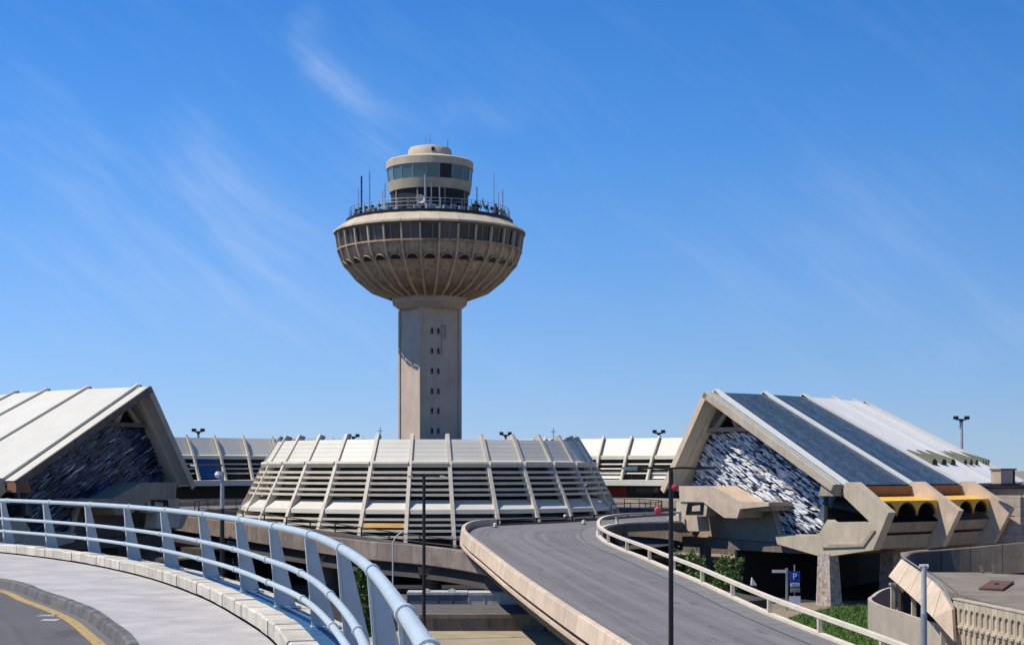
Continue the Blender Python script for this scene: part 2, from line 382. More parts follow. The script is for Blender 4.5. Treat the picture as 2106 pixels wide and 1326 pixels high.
# ------------------------------------------------------------------ control tower
def control_tower():
    t = thing('control_tower', 'tall concrete control tower with a mushroom bowl of windows and a glazed cab on top', 'tower', (T0.x, T0.y, 0))
    M0 = RM(); E = EYE
    # shaft: square, turned so that a narrow face is seen on the left and a wide one on the right
    a = 4.1/2; sq = Matrix.Rotation(radians(28), 4, 'Z')
    mb = MB(); mb.box(-a, a, -a, a, -E, 14.9)
    part(mb, 'shaft', SHAFT, t, M0 @ sq)
    # corner pilaster strips and recessed joint on the shaft
    mb = MB()
    for sxx in (-1, 1):
        for syy in (-1, 1): mb.box(sxx*a-.14, sxx*a+.14, syy*a-.14, syy*a+.14, -E, 14.88)
    part(mb, 'corner_strip', SHAFT, t, M0 @ sq)
    for z in (12.75, 10.9, 9.05, 7.2, 5.4, 3.55):
        for dx in (-.33, .33):
            fr = MB(); x = -.55+dx
            fr.box(x-.13, x+.13, -a-.05, -a+.02, z-.31, z+.31); w = part(fr, 'window_frame', SHAFT, t, M0 @ sq)
            gl = MB(); gl.box(x-.11, x+.11, -a-.056, -a-.045, z-.25, z+.25); part(gl, 'window_pane', DARK, w, M0 @ sq)
    mb = MB()   # stair ladder hoop beside the top windows
    for z in (12.3, 13.2): mb.tube([(.1, -a-.02, z), (.2, -a-.25, z+.1), (.45, -a-.25, z+.1), (.55, -a-.02, z)], .035, 5)
    mb.box(.1, .14, -a-.1, -a, 10.6, 13.3); mb.box(.5, .54, -a-.1, -a, 12, 13.3)
    part(mb, 'ladder', GREYM, t, M0 @ sq)
    # neck: chamfered block
    def ngon(r, n=8): return [(r*sin(2*pi*(k+.5)/n), -r*cos(2*pi*(k+.5)/n)) for k in range(n)]
    mb = MB(); sec = [(2.95, 14.85), (3.75, 15.42), (3.75, 15.95)]
    for (r0, z0), (r1, z1) in zip(sec, sec[1:]): mb.prism([(x, y, z0) for x, y in ngon(r0)], [(x, y, z1) for x, y in ngon(r1)])
    part(mb, 'neck', SHAFT, t, M0)
    # bowl
    prof = [(2.9, 15.9), (3.7, 15.96), (4.6, 16.25), (5.5, 16.72), (6.3, 17.3), (6.95, 17.95), (7.55, 18.62), (8.05, 19.3), (8.28, 19.85), (8.3, 20.18), (8.62, 20.2), (8.62, 20.34), (8.2, 20.36)]
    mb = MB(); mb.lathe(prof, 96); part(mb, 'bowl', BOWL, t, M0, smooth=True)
    st = 360/32
    # bowl ribs
    ribp = [(3.75, 15.8), (5.5, 16.45), (6.95, 17.62), (8.2, 19.1), (8.5, 19.85), (8.62, 20.2), (8.2, 20.2), (8.0, 19.3), (6.8, 17.95), (5.4, 16.8), (3.7, 16.05)]
    me = MB().rad(ribp, -.09, .09).mesh('bowl_rib', TOWER)
    for k in range(32): place(me, 'bowl_rib', t, RM((k+.5)*st))
    me2 = MB().rad([(3.72, 15.86), (5.45, 16.58), (6.9, 17.78), (6.85, 17.9), (5.4, 16.72), (3.72, 16.0)], -.05, .05).mesh('bowl_fillet', BOWL)
    for k in range(32): place(me2, 'bowl_fillet', t, RM(k*st))
    # niches between the ribs: hood and a dark disc painting the shade of the hollow
    def tang(r, z, out, up): return (-(r+out*.72+up*.68), z-out*.68+up*.74)
    hood = MB(); ring = [(cos(pi*i/10), sin(pi*i/10)) for i in range(11)]
    A = [(x*.60, *tang(7.75, 18.7, .0, y*.62)) for x, y in ring]; B = [(x*.60, *tang(7.75, 18.7, .07, y*.62)) for x, y in ring]
    A2 = [(x*.52, *tang(7.75, 18.7, .0, y*.54)) for x, y in ring]; B2 = [(x*.52, *tang(7.75, 18.7, .07, y*.54)) for x, y in ring]
    n = 11; vs = A+B+B2+A2; fs = []
    for i in range(n-1):
        for q in range(4): fs.append((q*n+i, q*n+i+1, ((q+1) % 4)*n+i+1, ((q+1) % 4)*n+i))
    fs += [(0, n, 2*n, 3*n), (n-1, 2*n-1, 3*n-1, 4*n-1)]
    hood.add(vs, fs); hm = hood.mesh('niche_hood', BOWL)
    dk = MB(); a_ = [(x*.53, *tang(7.75, 18.7, -.03, y*.55)) for x, y in ring]; b_ = [(x*.53, *tang(7.75, 18.7, .045, y*.55)) for x, y in ring]
    dk.prism(a_, b_); dm = dk.mesh('niche_shade', DARK)
    for k in range(32):
        h = place(hm, 'niche_hood', t, RM(k*st)); place(dm, 'niche_shade', h, RM(k*st))
    # window gallery
    mb = MB(); mb.lathe([(8.2, 20.3), (7.9, 20.3), (7.9, 21.75), (8.5, 21.75)], 64); part(mb, 'gallery_core', DARK, t, M0)
    hw = 8.45*tan(radians(st/2))
    pane = MB(); pane.prism([(-hw, -8.36, 20.36), (hw, -8.36, 20.36), (hw*1.02, -8.56, 21.66), (-hw*1.02, -8.56, 21.66)], [(-hw, -8.3, 20.36), (hw, -8.3, 20.36), (hw, -8.5, 21.66), (-hw, -8.5, 21.66)])
    pms = [pane.mesh('window_pane', GLASS), pane.mesh('window_pane', mat('glass_curtained', (.07, .06, .05), .3, .4, 1.2, 0)), pane.mesh('window_pane', mat('glass_bluish', (.03, .04, .06), .1, .3, 1, 0, spec=.8))]
    mull = MB(); mull.rad([(8.4, 20.34), (8.62, 20.34), (8.82, 21.68), (8.4, 21.68)], -.075, .075); mm = mull.mesh('mullion', CONC2)
    thin = MB(); thin.rad([(8.38, 20.36), (8.42, 20.36), (8.62, 21.66), (8.55, 21.66)], -.02, .02); tm = thin.mesh('glazing_bar', GREYM)
    for k in range(32):
        p = place(random.choice([pms[0], pms[0], pms[1], pms[2]]), 'window_pane', t, RM(k*st)); place(tm, 'glazing_bar', p, RM(k*st+random.uniform(-2, 2)))
        place(mm, 'mullion', t, RM((k+.5)*st))
    # roof of the gallery: 32 precast panels
    w0, w1 = 8.92*tan(radians(st/2))-.012, 7.72*tan(radians(st/2))-.01
    pn = MB(); pn.prism([(-w0, -8.92, 21.86), (w0, -8.92, 21.86), (w1, -7.72, 22.62), (-w1, -7.72, 22.62)], [(-w0, -8.9, 22.04), (w0, -8.9, 22.04), (w1, -7.7, 22.86), (-w1, -7.7, 22.86)])
    pmesh = pn.mesh('roof_panel', CONC2)
    for k in range(32): place(pmesh, 'roof_panel', t, RM(k*st))
    mb = MB(); mb.lathe([(8.2, 21.62), (8.55, 21.66), (8.84, 21.86), (7.6, 22.6), (7.4, 22.9)], 64); part(mb, 'roof_lining', CONCD, t, M0)
    mb = MB(); mb.lathe([(7.75, 22.82), (7.78, 23.12), (7.55, 23.14), (7.5, 22.95), (0, 22.95)], 64); part(mb, 'deck', BLACK, t, M0)
    # railing of the deck
    mb = MB()
    for z in (23.45, 23.8, 24.1): mb.tube([(7.45*sin(2*pi*i/64), -7.45*cos(2*pi*i/64), z) for i in range(65)], .022, 5, False)
    for i in range(48): a1 = 2*pi*i/48; mb.tube([(7.45*sin(a1), -7.45*cos(a1), 23.0), (7.45*sin(a1), -7.45*cos(a1), 24.1)], .035, 5)
    part(mb, 'deck_railing', GREYM, t, M0)
    # rough equipment around the deck
    rnd = random.Random(5)
    bx = [MB().box(-.28, .28, -.15, .15, 0, .7).mesh('equipment_box', GREYM), MB().box(-.13, .13, -.12, .12, 0, .95).mesh('equipment_box', BLACK), MB().box(-.4, .4, -.1, .1, .1, .55).mesh('equipment_box', LGREY)]
    for i in range(110):
        a1 = i*360/110+rnd.uniform(-3, 3); rr = rnd.uniform(5.4, 7.25)
        place(rnd.choice(bx), 'equipment_box', t, RM(a1) @ Matrix.Translation((0, -rr, 22.96)) @ Matrix.Rotation(rnd.uniform(-.4, .4), 4, 'Z') @ Matrix.Diagonal((rnd.uniform(.6, 1.3), 1, rnd.uniform(.6, 1.35), 1)))
    # floodlights pointing outward on the rim
    fl = MB(); fl.box(-.02, .02, -.02, .02, -.4, 0); fl.box(-.13, .13, -.16, .05, -.02, .22); fm = fl.mesh('deck_floodlight', BLACK)
    for a1 in list(range(-66, -26, 7))+list(range(26, 74, 6))+[100, 140, 180, 220]: place(fm, 'deck_floodlight', t, RM(a1) @ Matrix.Translation((0, -7.3, 23.5)) @ Matrix.Rotation(-.3, 4, 'X'))
    # drum below cab
    mb = MB(); mb.lathe([(3.56, 22.9), (3.56, 25.8)], 48); part(mb, 'drum', DARK, t, M0)
    for k in range(9):
        mb = MB(); mb.rad([(3.4, 23), (3.66, 23), (3.68, 25.75), (3.4, 25.75)], -.06, .06); part(mb, 'drum_pier', CONC, t, RM(k*40+22))
    mb = MB(); mb.lathe([(3.3, 22.95), (3.75, 22.95), (3.75, 23.7), (3.3, 23.75)], 48); part(mb, 'drum_plinth', CONC2, t, M0)
    mb = MB(); mb.lathe([(3.2, 25.72), (3.76, 25.7), (3.93, 26.58), (3.6, 26.6)], 48); part(mb, 'cab_parapet', CONC2, t, M0, smooth=True)
    # cab windows
    st2 = 360/20; h0, h1 = 3.82*tan(radians(st2/2)), 3.92*tan(radians(st2/2))
    pn = MB(); pn.prism([(-h0, -3.8, 26.58), (h0, -3.8, 26.58), (h1, -3.92, 27.9), (-h1, -3.92, 27.9)], [(-h0, -3.76, 26.58), (h0, -3.76, 26.58), (h1, -3.85, 27.9), (-h1, -3.85, 27.9)])
    pms = [pn.mesh('cab_pane', GLASSB), pn.mesh('cab_pane', mat('cab_glass_light', (.13, .25, .25), .1, .2, 1, 0, spec=.8)), pn.mesh('cab_pane', DARK)]
    mu = MB().rad([(3.8, 26.6), (3.9, 26.6), (4.01, 27.88), (3.9, 27.88)], -.03, .03).mesh('cab_mullion', GREYM)
    for k in range(20):
        place(pms[1] if k in (16, 15) else pms[2] if k == 1 else pms[0], 'cab_pane', t, RM(k*st2+4)); place(mu, 'cab_mullion', t, RM((k+.5)*st2+4))
    mb = MB(); mb.lathe([(3.7, 27.86), (4.06, 27.88), (4.06, 28.55), (3.9, 28.68), (2.0, 29.12)], 64); part(mb, 'cab_roof', CONC2, t, M0, smooth=True)
    mb = MB(); mb.lathe([(2.1, 29.05), (2.0, 29.72), (1.86, 29.9), (1.2, 30.05), (0, 30.1)], 48); dr = part(mb, 'top_drum', CONC2, t, M0, smooth=True)
    mb = MB(); mb.box(-.14, .14, -2.1, -1.9, 29.35, 29.68); part(mb, 'vent', DARK, dr, RM(8))
    # antennas
    def mast(ang, r, z0, z1, rad=.03, cross=0, m=GREYM):
        mb = MB(); mb.tube([(0, -r, z0), (0, -r, z1)], rad, 6)
        for i in range(cross):
            z = z0+(z1-z0)*(.35+.5*i/max(1, cross-1)); mb.box(-.22, .22, -r-.02, -r+.02, z-.02, z+.02)
        part(mb, 'antenna', m, t, RM(ang))
    for ang, r, z0, z1, rad, cr in ((-58, 7.3, 23, 26.6, .07, 3), (-49, 7.2, 23, 26.9, .05, 2), (-63, 7.3, 23, 25.6, .03, 0), (54, 7.2, 23, 26.9, .035, 1), (66, 7.3, 23, 25.6, .05, 2), (62, 7.1, 23, 25.3, .03, 0), (-5, 4.6, 22.9, 26.6, .11, 0), (2, 4.3, 22.9, 26, .05, 0), (12, 4.3, 22.9, 25.6, .07, 0), (-70, 4.4, 22.9, 26.4, .05, 2), (-76, 4.5, 22.9, 25.8, .04, 0), (76, 4.5, 22.9, 26.2, .05, 1), (-20, 1.2, 30, 30.9, .03, 0), (0, 1.0, 30, 31.2, .025, 1), (60, 1.9, 29.8, 30.6, .05, 0), (115, 2.1, 29, 29.9, .03, 0)):
        mast(ang, r, z0, z1, rad, cr, BLACK if cr == 3 else GREYM)
    def dish(ang, r, z, R):
        mb = MB(); mb.lathe([(0, 0), (R*.5, .05*R), (R, .28*R), (R*1.03, .26*R), (R*.5, .0), (0, -.05*R)], 16)
        part(mb, 'dish', WHITE, t, RM(ang) @ Matrix.Translation((0, -r, z)) @ Matrix.Rotation(radians(75), 4, 'X') @ Matrix.Rotation(.4, 4, 'Y'), smooth=True)
    dish(-10, 5.0, 24.35, .42); dish(64, 5.4, 24.4, .55); dish(70, 5.6, 24.1, .4)
    return t
control_tower()

# ------------------------------------------------------------------ round hall at the foot of the tower
def core_hall():
    t = thing('round_hall', 'round sloping hall of cream ribs and louvres at the foot of the control tower', 'building', (T0.x, T0.y, 0))
    M0 = RM(); n = 29; st = 360/n; tt = tan(radians(st/2))
    prof = [(13.75, 3.0), (15.3, .5), (16.35, -1.6), (17.45, -3.7), (18.1, -5.2), (18.45, -6.35)]
    prof = [(r+.14, z+.05) for r, z in prof]; inn = [(r-.6, z-.2) for r, z in prof]
    rib = MB().rad(prof+inn[::-1], -.15, .15).mesh('rib', RIB)
    def bay(poly, inset=.16, m=WHITE, name='panel'):   # prism between two ribs following a (r,z) polygon
        a = [(-(r*tt-inset), -r, z) for r, z in poly]; b = [((r*tt-inset), -r, z) for r, z in poly]
        return MB().prism(a, b).mesh(name, m)
    upper = []
    for i in range(5):       # upper roof panel is laid in five shingled courses
        r0 = 13.98+(15.08-13.98)*i/5; z0 = 2.55+(.72-2.55)*i/5; r1 = 13.98+(15.08-13.98)*(i+1)/5-.006; z1 = 2.55+(.72-2.55)*(i+1)/5+.012
        upper.append(bay([(r0, z0), (r1, z1), (r1-.1, z1), (r0-.13, z0)], m=WHITE, name='roof_course'))
    ledge = bay([(15.0, .74), (15.5, .66), (15.55, .5), (15.42, .18), (15.1, .3)], .152, SLAT, 'ledge')
    zs = (-.22, -.68, -1.15, -1.66, -2.1)
    slats = []
    for z in zs:
        r = 15.3+(.5-z)*.5
        slats.append(bay([(r-.32, z+.06), (r+.02, z+.09), (r+.04, z-.1), (r-.05, z-.14), (r-.32, z-.1)], .152, SLAT, 'louvre'))
    skirt = bay([(15.9, -2.55), (16.15, -2.55), (17.25, -3.32), (17.32, -3.66), (17.1, -3.7), (15.9, -2.85)], .152, WHITE, 'skirt')
    low = []
    for z in (-4.12, -4.58, -5.05, -5.55):
        r = 17.45+(-3.7-z)*.45
        low.append(bay([(r-.3, z+.08), (r, z+.1), (r+.02, z-.1), (r-.3, z-.12)], .152, SLAT, 'lower_louvre'))
    lo_orange = bay([(17.4, -4.42), (17.75, -4.44), (17.9, -4.78), (17.5, -4.8)], .152, ORANGE, 'lower_louvre')
    dirty = bay([(14.9, -1.25), (15.2, -1.25), (15.55, -1.95), (15.2, -1.95)], .152, CONCD, 'patch_sheet')
    for k in range(n):
        Mr = RM((k+.5)*st); Mb = RM(k*st)
        place(rib, 'rib', t, Mr)
        for u_ in upper: place(u_, 'roof_course', t, Mb)
        place(ledge, 'ledge', t, Mb); place(skirt, 'skirt', t, Mb)
        for s_ in slats: place(s_, 'louvre', t, Mb)
        for i, s_ in enumerate(low):
            if k == n-1 and i in (1,): place(lo_orange, 'lower_louvre', t, Mb, label='ochre stained lower louvre'); continue
            place(s_, 'lower_louvre', t, Mb)
        if k == n-4: place(dirty, 'patch_sheet', t, Mb, label='grey sheet patched behind the louvres')
        ft = MB(); ft.box(-.2, .2, -18.65, -18.15, -6.75, -6.3); place(ft.mesh('rib_foot', CONC2), 'rib_foot', t, Mr)
    mb = MB(); mb.lathe([(0, 2.3), (13.6, 2.3), (13.7, 2.5), (13.85, 2.4), (14.6, .6), (14.6, .2), (14.3, -2.4), (16.6, -3.6), (16.6, -6.5), (18.2, -6.6), (18.2, -EYE)], 58)  # foot carried down to the ground as an added dark backdrop
    part(mb, 'inner_wall', DARK, t, M0)
core_hall()
# unseen slab added under the struts to shade the ground below
mb = MB(); mb.lathe([(10, -6.75), (23.5, -6.75), (23.5, -7.3), (10, -7.3)], 72, -75, 200, caps=True)
struct(mb, 'shade_slab', UNDER, M=RM())

# ------------------------------------------------------------------ ring road level (elevated) behind and right of the hall
def arc(r, a0, a1, z, step=3): 
    n = max(2, int(abs(a1-a0)/step)); M = RM()
    return [M @ Vector((r*sin(radians(a0+(a1-a0)*i/n)), -r*cos(radians(a0+(a1-a0)*i/n)), z)) for i in range(n+1)]
mb = ribbon(arc(21.5, 40, 292, -3.8), arc(30.5, 40, 292, -3.8), .8); struct(mb, 'ring_road', ASPH)
def parapet(name, label, cat, path, prof, m, plen_=2.6, gap=.03, group=None, part_name='parapet_panel', extra=None):
    t = thing(name, label, cat, (path[0].x, path[0].y, path[0].z), group)
    L = plen(path); n = max(1, round(L/plen_)); l = L/n
    for i in range(n):
        seg = sub(path, i*l+gap/2, (i+1)*l-gap/2, 3); c = seg[0].copy()
        mb = MB().sweep([p-c for p in seg], prof); part(mb, part_name, m, t, Matrix.Translation(c))
        if extra: extra(t, seg, i, i*l, (i+1)*l)
    return t
def rail_fence(name, label, path, posts, rails, mp, mr, psize=(.12, .12), h=.75, group=None, cat='railing', base=None, kerb_m=None):
    t = thing(name, label, cat, (path[0].x, path[0].y, path[0].z), group); L = plen(path); n = max(1, round(L/posts)); l = L/n
    for i in range(n+1):
        a = sub(path, max(0, i*l-.05), min(L, i*l+.05), 1); d = (a[1]-a[0]); ang = atan2(d.y, d.x); c = a[0]
        mb = MB(); mb.box(-psize[0]/2, psize[0]/2, -psize[1]/2, psize[1]/2, 0, h); part(mb, 'post', mp, t, Matrix.Translation(c) @ Matrix.Rotation(ang, 4, 'Z'))
    for z0, z1, w in rails:
        part(MB().sweep(path, [(-w/2, z0), (w/2, z0), (w/2, z1), (-w/2, z1)]), 'rail', mr, t)
    if base: part(MB().sweep(path, [(-base[0]/2, -.1), (base[0]/2, -.1), (base[0]/2, base[1]), (-base[0]/2, base[1])]), 'base_kerb', kerb_m or mr, t)
    return t
parapet('ring_road_parapet', 'long curved parapet on the outer edge of the raised ring road behind the round hall', 'parapet', arc(30.5, 75, 285, -3.8, 2), [(-.15, -.5), (.12, -.5), (.12, .55), (-.15, .55)], CONC, 5)
rail_fence('ring_road_railing', 'dark thin railing on the inner edge of the ring road behind the round hall', arc(21.6, 45, 290, -3.8), 3, [(.85, .92, .06), (.45, .5, .05)], BLACK, BLACK, (.06, .06), .9)

# ------------------------------------------------------------------ rear ring terminal
def rear_ring():
    t = thing('ring_terminal', 'low curved terminal of white panels, ribs and louvres curving behind the round hall', 'building', (T0.x, T0.y+40, 0))
    st = 5.2; tt = tan(radians(st/2))
    def bay(poly, inset, m, name):
        return MB().prism([(-(r*tt-inset), -r, z) for r, z in poly], [((r*tt-inset), -r, z) for r, z in poly]).mesh(name, m)
    panel = bay([(39.9, 3.55), (38.75, 1.62), (38.85, 1.55), (40.05, 3.5)], .13, WHITE, 'roof_panel')
    ledge = bay([(38.75, 1.62), (38.45, 1.55), (38.4, 1.15), (38.75, 1.15)], .125, SLAT, 'ledge')
    sl = [bay([(38.45-(.9-z)*.42, z+.07), (38.4-(.9-z)*.42, z-.08), (38.75-(.9-z)*.42, z-.1), (38.75-(.9-z)*.42, z+.06)], .125, SLAT, 'louvre') for z in (.62, .1, -.42)]
    rib = MB().rad([(39.7, 3.85), (38.25, 1.5), (37.05, -1.25), (37.4, -1.3), (38.6, 1.4), (40.0, 3.85)], -.12, .12).mesh('rib', RIB)
    ribin = None
    blue = bay([(38.5, 1.1), (37.7, -1.0), (37.8, -1.05), (38.6, 1.1)], .125, BLUEG, 'blue_sheet')
    patch = bay([(38.4, -.2), (37.75, -1.0), (37.85, -1.05), (38.5, -.2)], .125, WHITE, 'white_sheet')
    balc = bay([(37.9, -1.15), (36.75, -1.2), (36.7, -1.8), (37.9, -1.8)], 0.01, WHITE, 'balcony_band')
    wallm = [bay([(38.6, -1.8), (38.75, -1.8), (38.75, -3.5), (38.6, -3.5)], .02, m, 'recessed_wall') for m in (DARK, GLASS, RED, CONCD)]
    low = bay([(37, -3.2), (36.6, -3.22), (36.6, -3.75), (37, -3.8)], .01, CONC2, 'lower_band')
    base = bay([(38.9, -3.5), (38.0, -3.8), (38.0, -EYE), (39, -EYE)], 0, CONCD, 'base_wall')
    rnd = random.Random(4)
    k0 = 103; ks = 30
    for k in range(ks):
        a = k0+(k+.5)*st; M = RM(a)
        place(panel, 'roof_panel', t, M); place(ledge, 'ledge', t, M); place(balc, 'balcony_band', t, M); place(low, 'lower_band', t, M); place(base, 'base_wall', t, M)
        px = 884+F*39*sin(radians(a))/(D-39*cos(radians(a)))
        place(wallm[2] if 1250 < px < 1310 else rnd.choice([wallm[0], wallm[1], wallm[0], wallm[3]]), 'recessed_wall', t, M)
        if 385 < px < 450: place(blue, 'blue_sheet', t, M, label='blue sheet filling one bay')
        else:
            for i, s_ in enumerate(sl): place(s_, 'louvre', t, M)
            if px > 1000 and rnd.random() < .8: place(patch, 'white_sheet', t, M)
        place(rib, 'rib', t, RM(k0+k*st))
    place(rib, 'rib', t, RM(k0+ks*st))
    mb = MB(); mb.lathe([(38.85, 1.2), (38.9, -1.2), (38.9, -3.6)], 60, k0, k0+ks*st); part(mb, 'back_wall', DARK, t, RM())
    mb = MB(); mb.lathe([(40.0, 3.52), (44.5, 3.0), (44.5, -EYE)], 60, k0, k0+ks*st); part(mb, 'outer_roof', WHITE, t, RM())
rear_ring()

# ------------------------------------------------------------------ gabled halls
PHI0, DPH = 31.5, 7.3
AP, EV, IN = (40.0, 5.6), (52.7, -1.0), (35.3, -1.27)
def hall(side, label):
    dz = .28 if side < 0 else 0
    t0 = RM(side*(PHI0+20)) @ Vector((0, -45, 0))
    t = thing('terminal_hall', label, 'building', (t0.x, t0.y, 0))
    if dz: t.location.z = 0
    rnd = random.Random(11+side)
    def FM(k, s=0): return RM(side*(PHI0+k*DPH)) @ Matrix.Translation((0, 0, dz)) @ Matrix.Diagonal((side, 1, 1, 1)) @ Matrix.Translation((s, 0, 0))
    def P(lst, s=0): return [plane_rz(px, py, PHI0, s) for px, py in lst]
    def put(me, name, k=0., par=None, label=None, s=0): return place(me, name, par or t, FM(k, s), label)
    ap, ev, inn = AP, EV, IN
    def slope_poly(a, b, up, dn, ea=0, eb=0):   # slab polygon along a->b, up above and dn below the line
        dx, dy = b[0]-a[0], b[1]-a[1]; l = hypot(dx, dy); dx /= l; dy /= l; nx, ny = (-dy, dx) if dx > 0 else (dy, -dx)
        a = (a[0]-dx*ea, a[1]-dy*ea); b = (b[0]+dx*eb, b[1]+dy*eb)
        return [(a[0]+nx*up, a[1]+ny*up), (b[0]+nx*up, b[1]+ny*up), (b[0]-nx*dn, b[1]-ny*dn), (a[0]-nx*dn, a[1]-ny*dn)]
    t2 = tan(radians(DPH/2))
    def bayp(poly, m, name, inset=.2, lo=-1, hi=1):
        return MB().prism([(lo*(r*t2-inset), -r, z) for r, z in poly], [(hi*(r*t2-inset), -r, z) for r, z in poly]).mesh(name, m)
    # roof slabs and ribs
    out_ = slope_poly(ap, ev, 0, .3); in_ = slope_poly(ap, inn, 0, .3)
    wpanel = bayp(out_, WHITE if side < 0 else mat('white_roof', (.78, .76, .70), .5, .08, .6, 0, streak=.12, streakcol=(.55, .52, .46)), 'roof_panel'); ipanel = bayp(in_, WHITE, 'inner_roof_panel')
    strips = [bayp(out_, SOLAR, 'roof_strip', .2, -1+2*i/8, -1+2*(i+1)/8-.012) for i in range(8)]
    under = bayp(slope_poly(ap, ev, -.12, .34), DARK, 'roof_deck')
    rib = MB().rad(slope_poly(ap, ev, .2, .3, .18, .1), *((-.19, .19) if side > 0 else (-.11, .11))).mesh('roof_rib', RIBW if side > 0 else WHITE)
    irib = MB().rad(slope_poly(ap, inn, .3, .45, .1, .1), -.19, .19).mesh('inner_roof_rib', RIB)
    K = 9
    hood = MB()
    for k in range(K):
        if side > 0 and k in (0, 1):
            for s_ in strips: put(s_, 'roof_strip', k+.5)
            put(under, 'roof_deck', k+.5)
        else:
            put(wpanel, 'roof_panel', k+.5)
        put(ipanel, 'inner_roof_panel', k+.5)
    for k in range(K+1): put(rib, 'roof_rib', k); put(irib, 'inner_roof_rib', k)
    # skylight hoods in the lower part of bays 2..5
    sl = (ev[1]-ap[1])/(ev[0]-ap[0])
    if side > 0:
        R = .52; ring = [(R*cos(pi*i/8), R*.9*sin(pi*i/8)) for i in range(9)]
        def zr(r): return ap[1]+sl*(r-ap[0])
        for k in range(2, 6):
            for j in (-1, 0, 1):
                cx = j*1.75; r0, r1 = 47.4, 50.1
                A = [(cx+x, -r0, zr(r0)-.1) for x, z in ring]; B = [(cx+x, -r1, zr(r1)-.02+z) for x, z in ring]
                hm = MB(); n = len(ring); hm.add(A+B, [(i, i+1, n+i+1, n+i) for i in range(n-1)]); h = put(hm.mesh('skylight_hood', mat('hood_olive', (.14, .145, .09), .7, .2, 1, .1)), 'skylight_hood', k+.5)
                dm = MB(); dm.prism(B, [(x, y+.06, z) for x, y, z in B]); put(dm.mesh('skylight_pane', DARK), 'skylight_pane', k+.5, h)
    # overhanging end strip of the roof beyond the first rib
    e0 = MB().rad(out_, -1.15, -.2).mesh('gable_strip', WHITE if side < 0 else mat('weathered_white', (.24, .27, .28), .55, .3, 1.2, .1, streak=.3)); put(e0, 'gable_strip')
    if side > 0:
        for q in range(2): put(MB().rad(slope_poly(ap, ev, .05, 0), -.95+q*.33, -.9+q*.33).mesh('seam', SLAT), 'seam')
    put(MB().rad(in_, -1.15, -.2).mesh('gable_strip', WHITE), 'gable_strip')
    # bargeboards
    put(MB().rad(slope_poly(ap, ev, .06, .42, -.0, .1), -1.3, -1.15).mesh('bargeboard', CONC2 if side > 0 else CONCD), 'bargeboard')
    put(MB().rad(slope_poly(ap, inn, .06, .42, -.0, .3), -1.3, -1.15).mesh('bargeboard', PEACH if side > 0 else CONC2), 'bargeboard')
    put(MB().rad(slope_poly((39.6, 5.0), (35.4, -1.3), -.02, .1), -1.12, .75).mesh('soffit', SOFFIT), 'soffit')
    # frame inside the gable: top tie and small truss
    tie = [(38.3, 3.05), (44.4, 3.05), (45.0, 2.75), (38.1, 2.75)]
    put(MB().rad(tie, .15, .55).mesh('gable_tie', CONCD if side < 0 else CONC), 'gable_tie')
    put(MB().rad([(39.3, 3.05), (40.9, 4.5), (41.1, 4.4), (39.9, 3.05)], .2, .4).mesh('gable_strut', CONC), 'gable_strut')
    put(MB().rad([(42.1, 3.05), (40.9, 4.5), (40.75, 4.4), (41.6, 3.05)], .2, .4).mesh('gable_strut', CONC), 'gable_strut')
    put(MB().rad([(36.0, -1.2), (40, 5.2), (50.8, -.35), (50.8, -1.6), (46, -4), (38, -4)], 1.4, 1.6).mesh('back_wall', DARK), 'back_wall')
    # mural
    S_ = .8
    mp = P([(1466, 888), (1516, 880), (1745, 1030), (1706, 1066), (1689, 1098), (1606, 1098), (1583, 1030), (1455, 1030), (1448, 965)], S_)
    mp[0] = (38.4, 2.75); mp[1] = (44.0, 2.9); mp[8] = (36.6, -.3); mp[7] = (36.2, -1.6)
    mur = put(MB().rad(mp, S_, S_+.15).mesh('mural', NAVY), 'mural', label='abstract mural of %s slanting shards' % ('white and dark' if side > 0 else 'dark blue'))
    def inside(r, z):
        c = False
        for i in range(len(mp)):
            a, b = mp[i], mp[i-1]
            if (a[1] > z) != (b[1] > z) and r < (b[0]-a[0])*(z-a[1])/(b[1]-a[1])+a[0]: c = not c
        return c
    ang = atan2(sl, 1); ca, sa = cos(ang), sin(ang)
    shapes = []
    for q in range(7):
        L_, H_ = rnd.uniform(.35, 1.05), rnd.uniform(.045, .12); sk = rnd.uniform(.1, .3)
        shapes.append([(-L_*.5-sk*.5, -H_*.5), (L_*.3, -H_*rnd.uniform(.4, .6)), (L_*.5+sk*.5, H_*rnd.uniform(.0, .4)), (L_*.2, H_*.6), (-L_*.4, H_*rnd.uniform(.3, .6))])
    meshes = {}
    def shard_mesh(q, m):
        if (q, m.name) not in meshes: meshes[(q, m.name)] = MB().rad([(a*ca-b*sa, a*sa+b*ca) for a, b in shapes[q]], 0, 1).mesh('shard', m)
        return meshes[(q, m.name)]
    cnt = 0; tries = 0; stuff = {}
    rmin, rmax = min(p[0] for p in mp), max(p[0] for p in mp); zmin, zmax = min(p[1] for p in mp), max(p[1] for p in mp)
    while cnt < 1900 and tries < 30000:
        tries += 1; r = rnd.uniform(rmin, rmax); z = rnd.uniform(zmin, zmax)
        if not (inside(r-.35, z+.1) and inside(r+.35, z-.1) and inside(r, z+.1) and inside(r, z-.1)): continue
        dist = (ap[1]+sl*(r-ap[0])-z)          # depth below the roof slope
        x = rnd.random()
        if side > 0:
            if dist < 1.7+rnd.uniform(-.3, .7): m = SHB if x < .55 else NAVY if x < .75 else SHG if x < .88 else SHW
            else: m = SHW if x < .60 else SHG if x < .71 else SHB if x < .84 else NAVY if x < .94 else SHT
        else: m = SHB if x < .6 else NAVY if x < .87 else SHG if x < .96 else SHW
        sc = rnd.uniform(.6, 1.35); th = rnd.uniform(.04, .22); q = rnd.randrange(7)
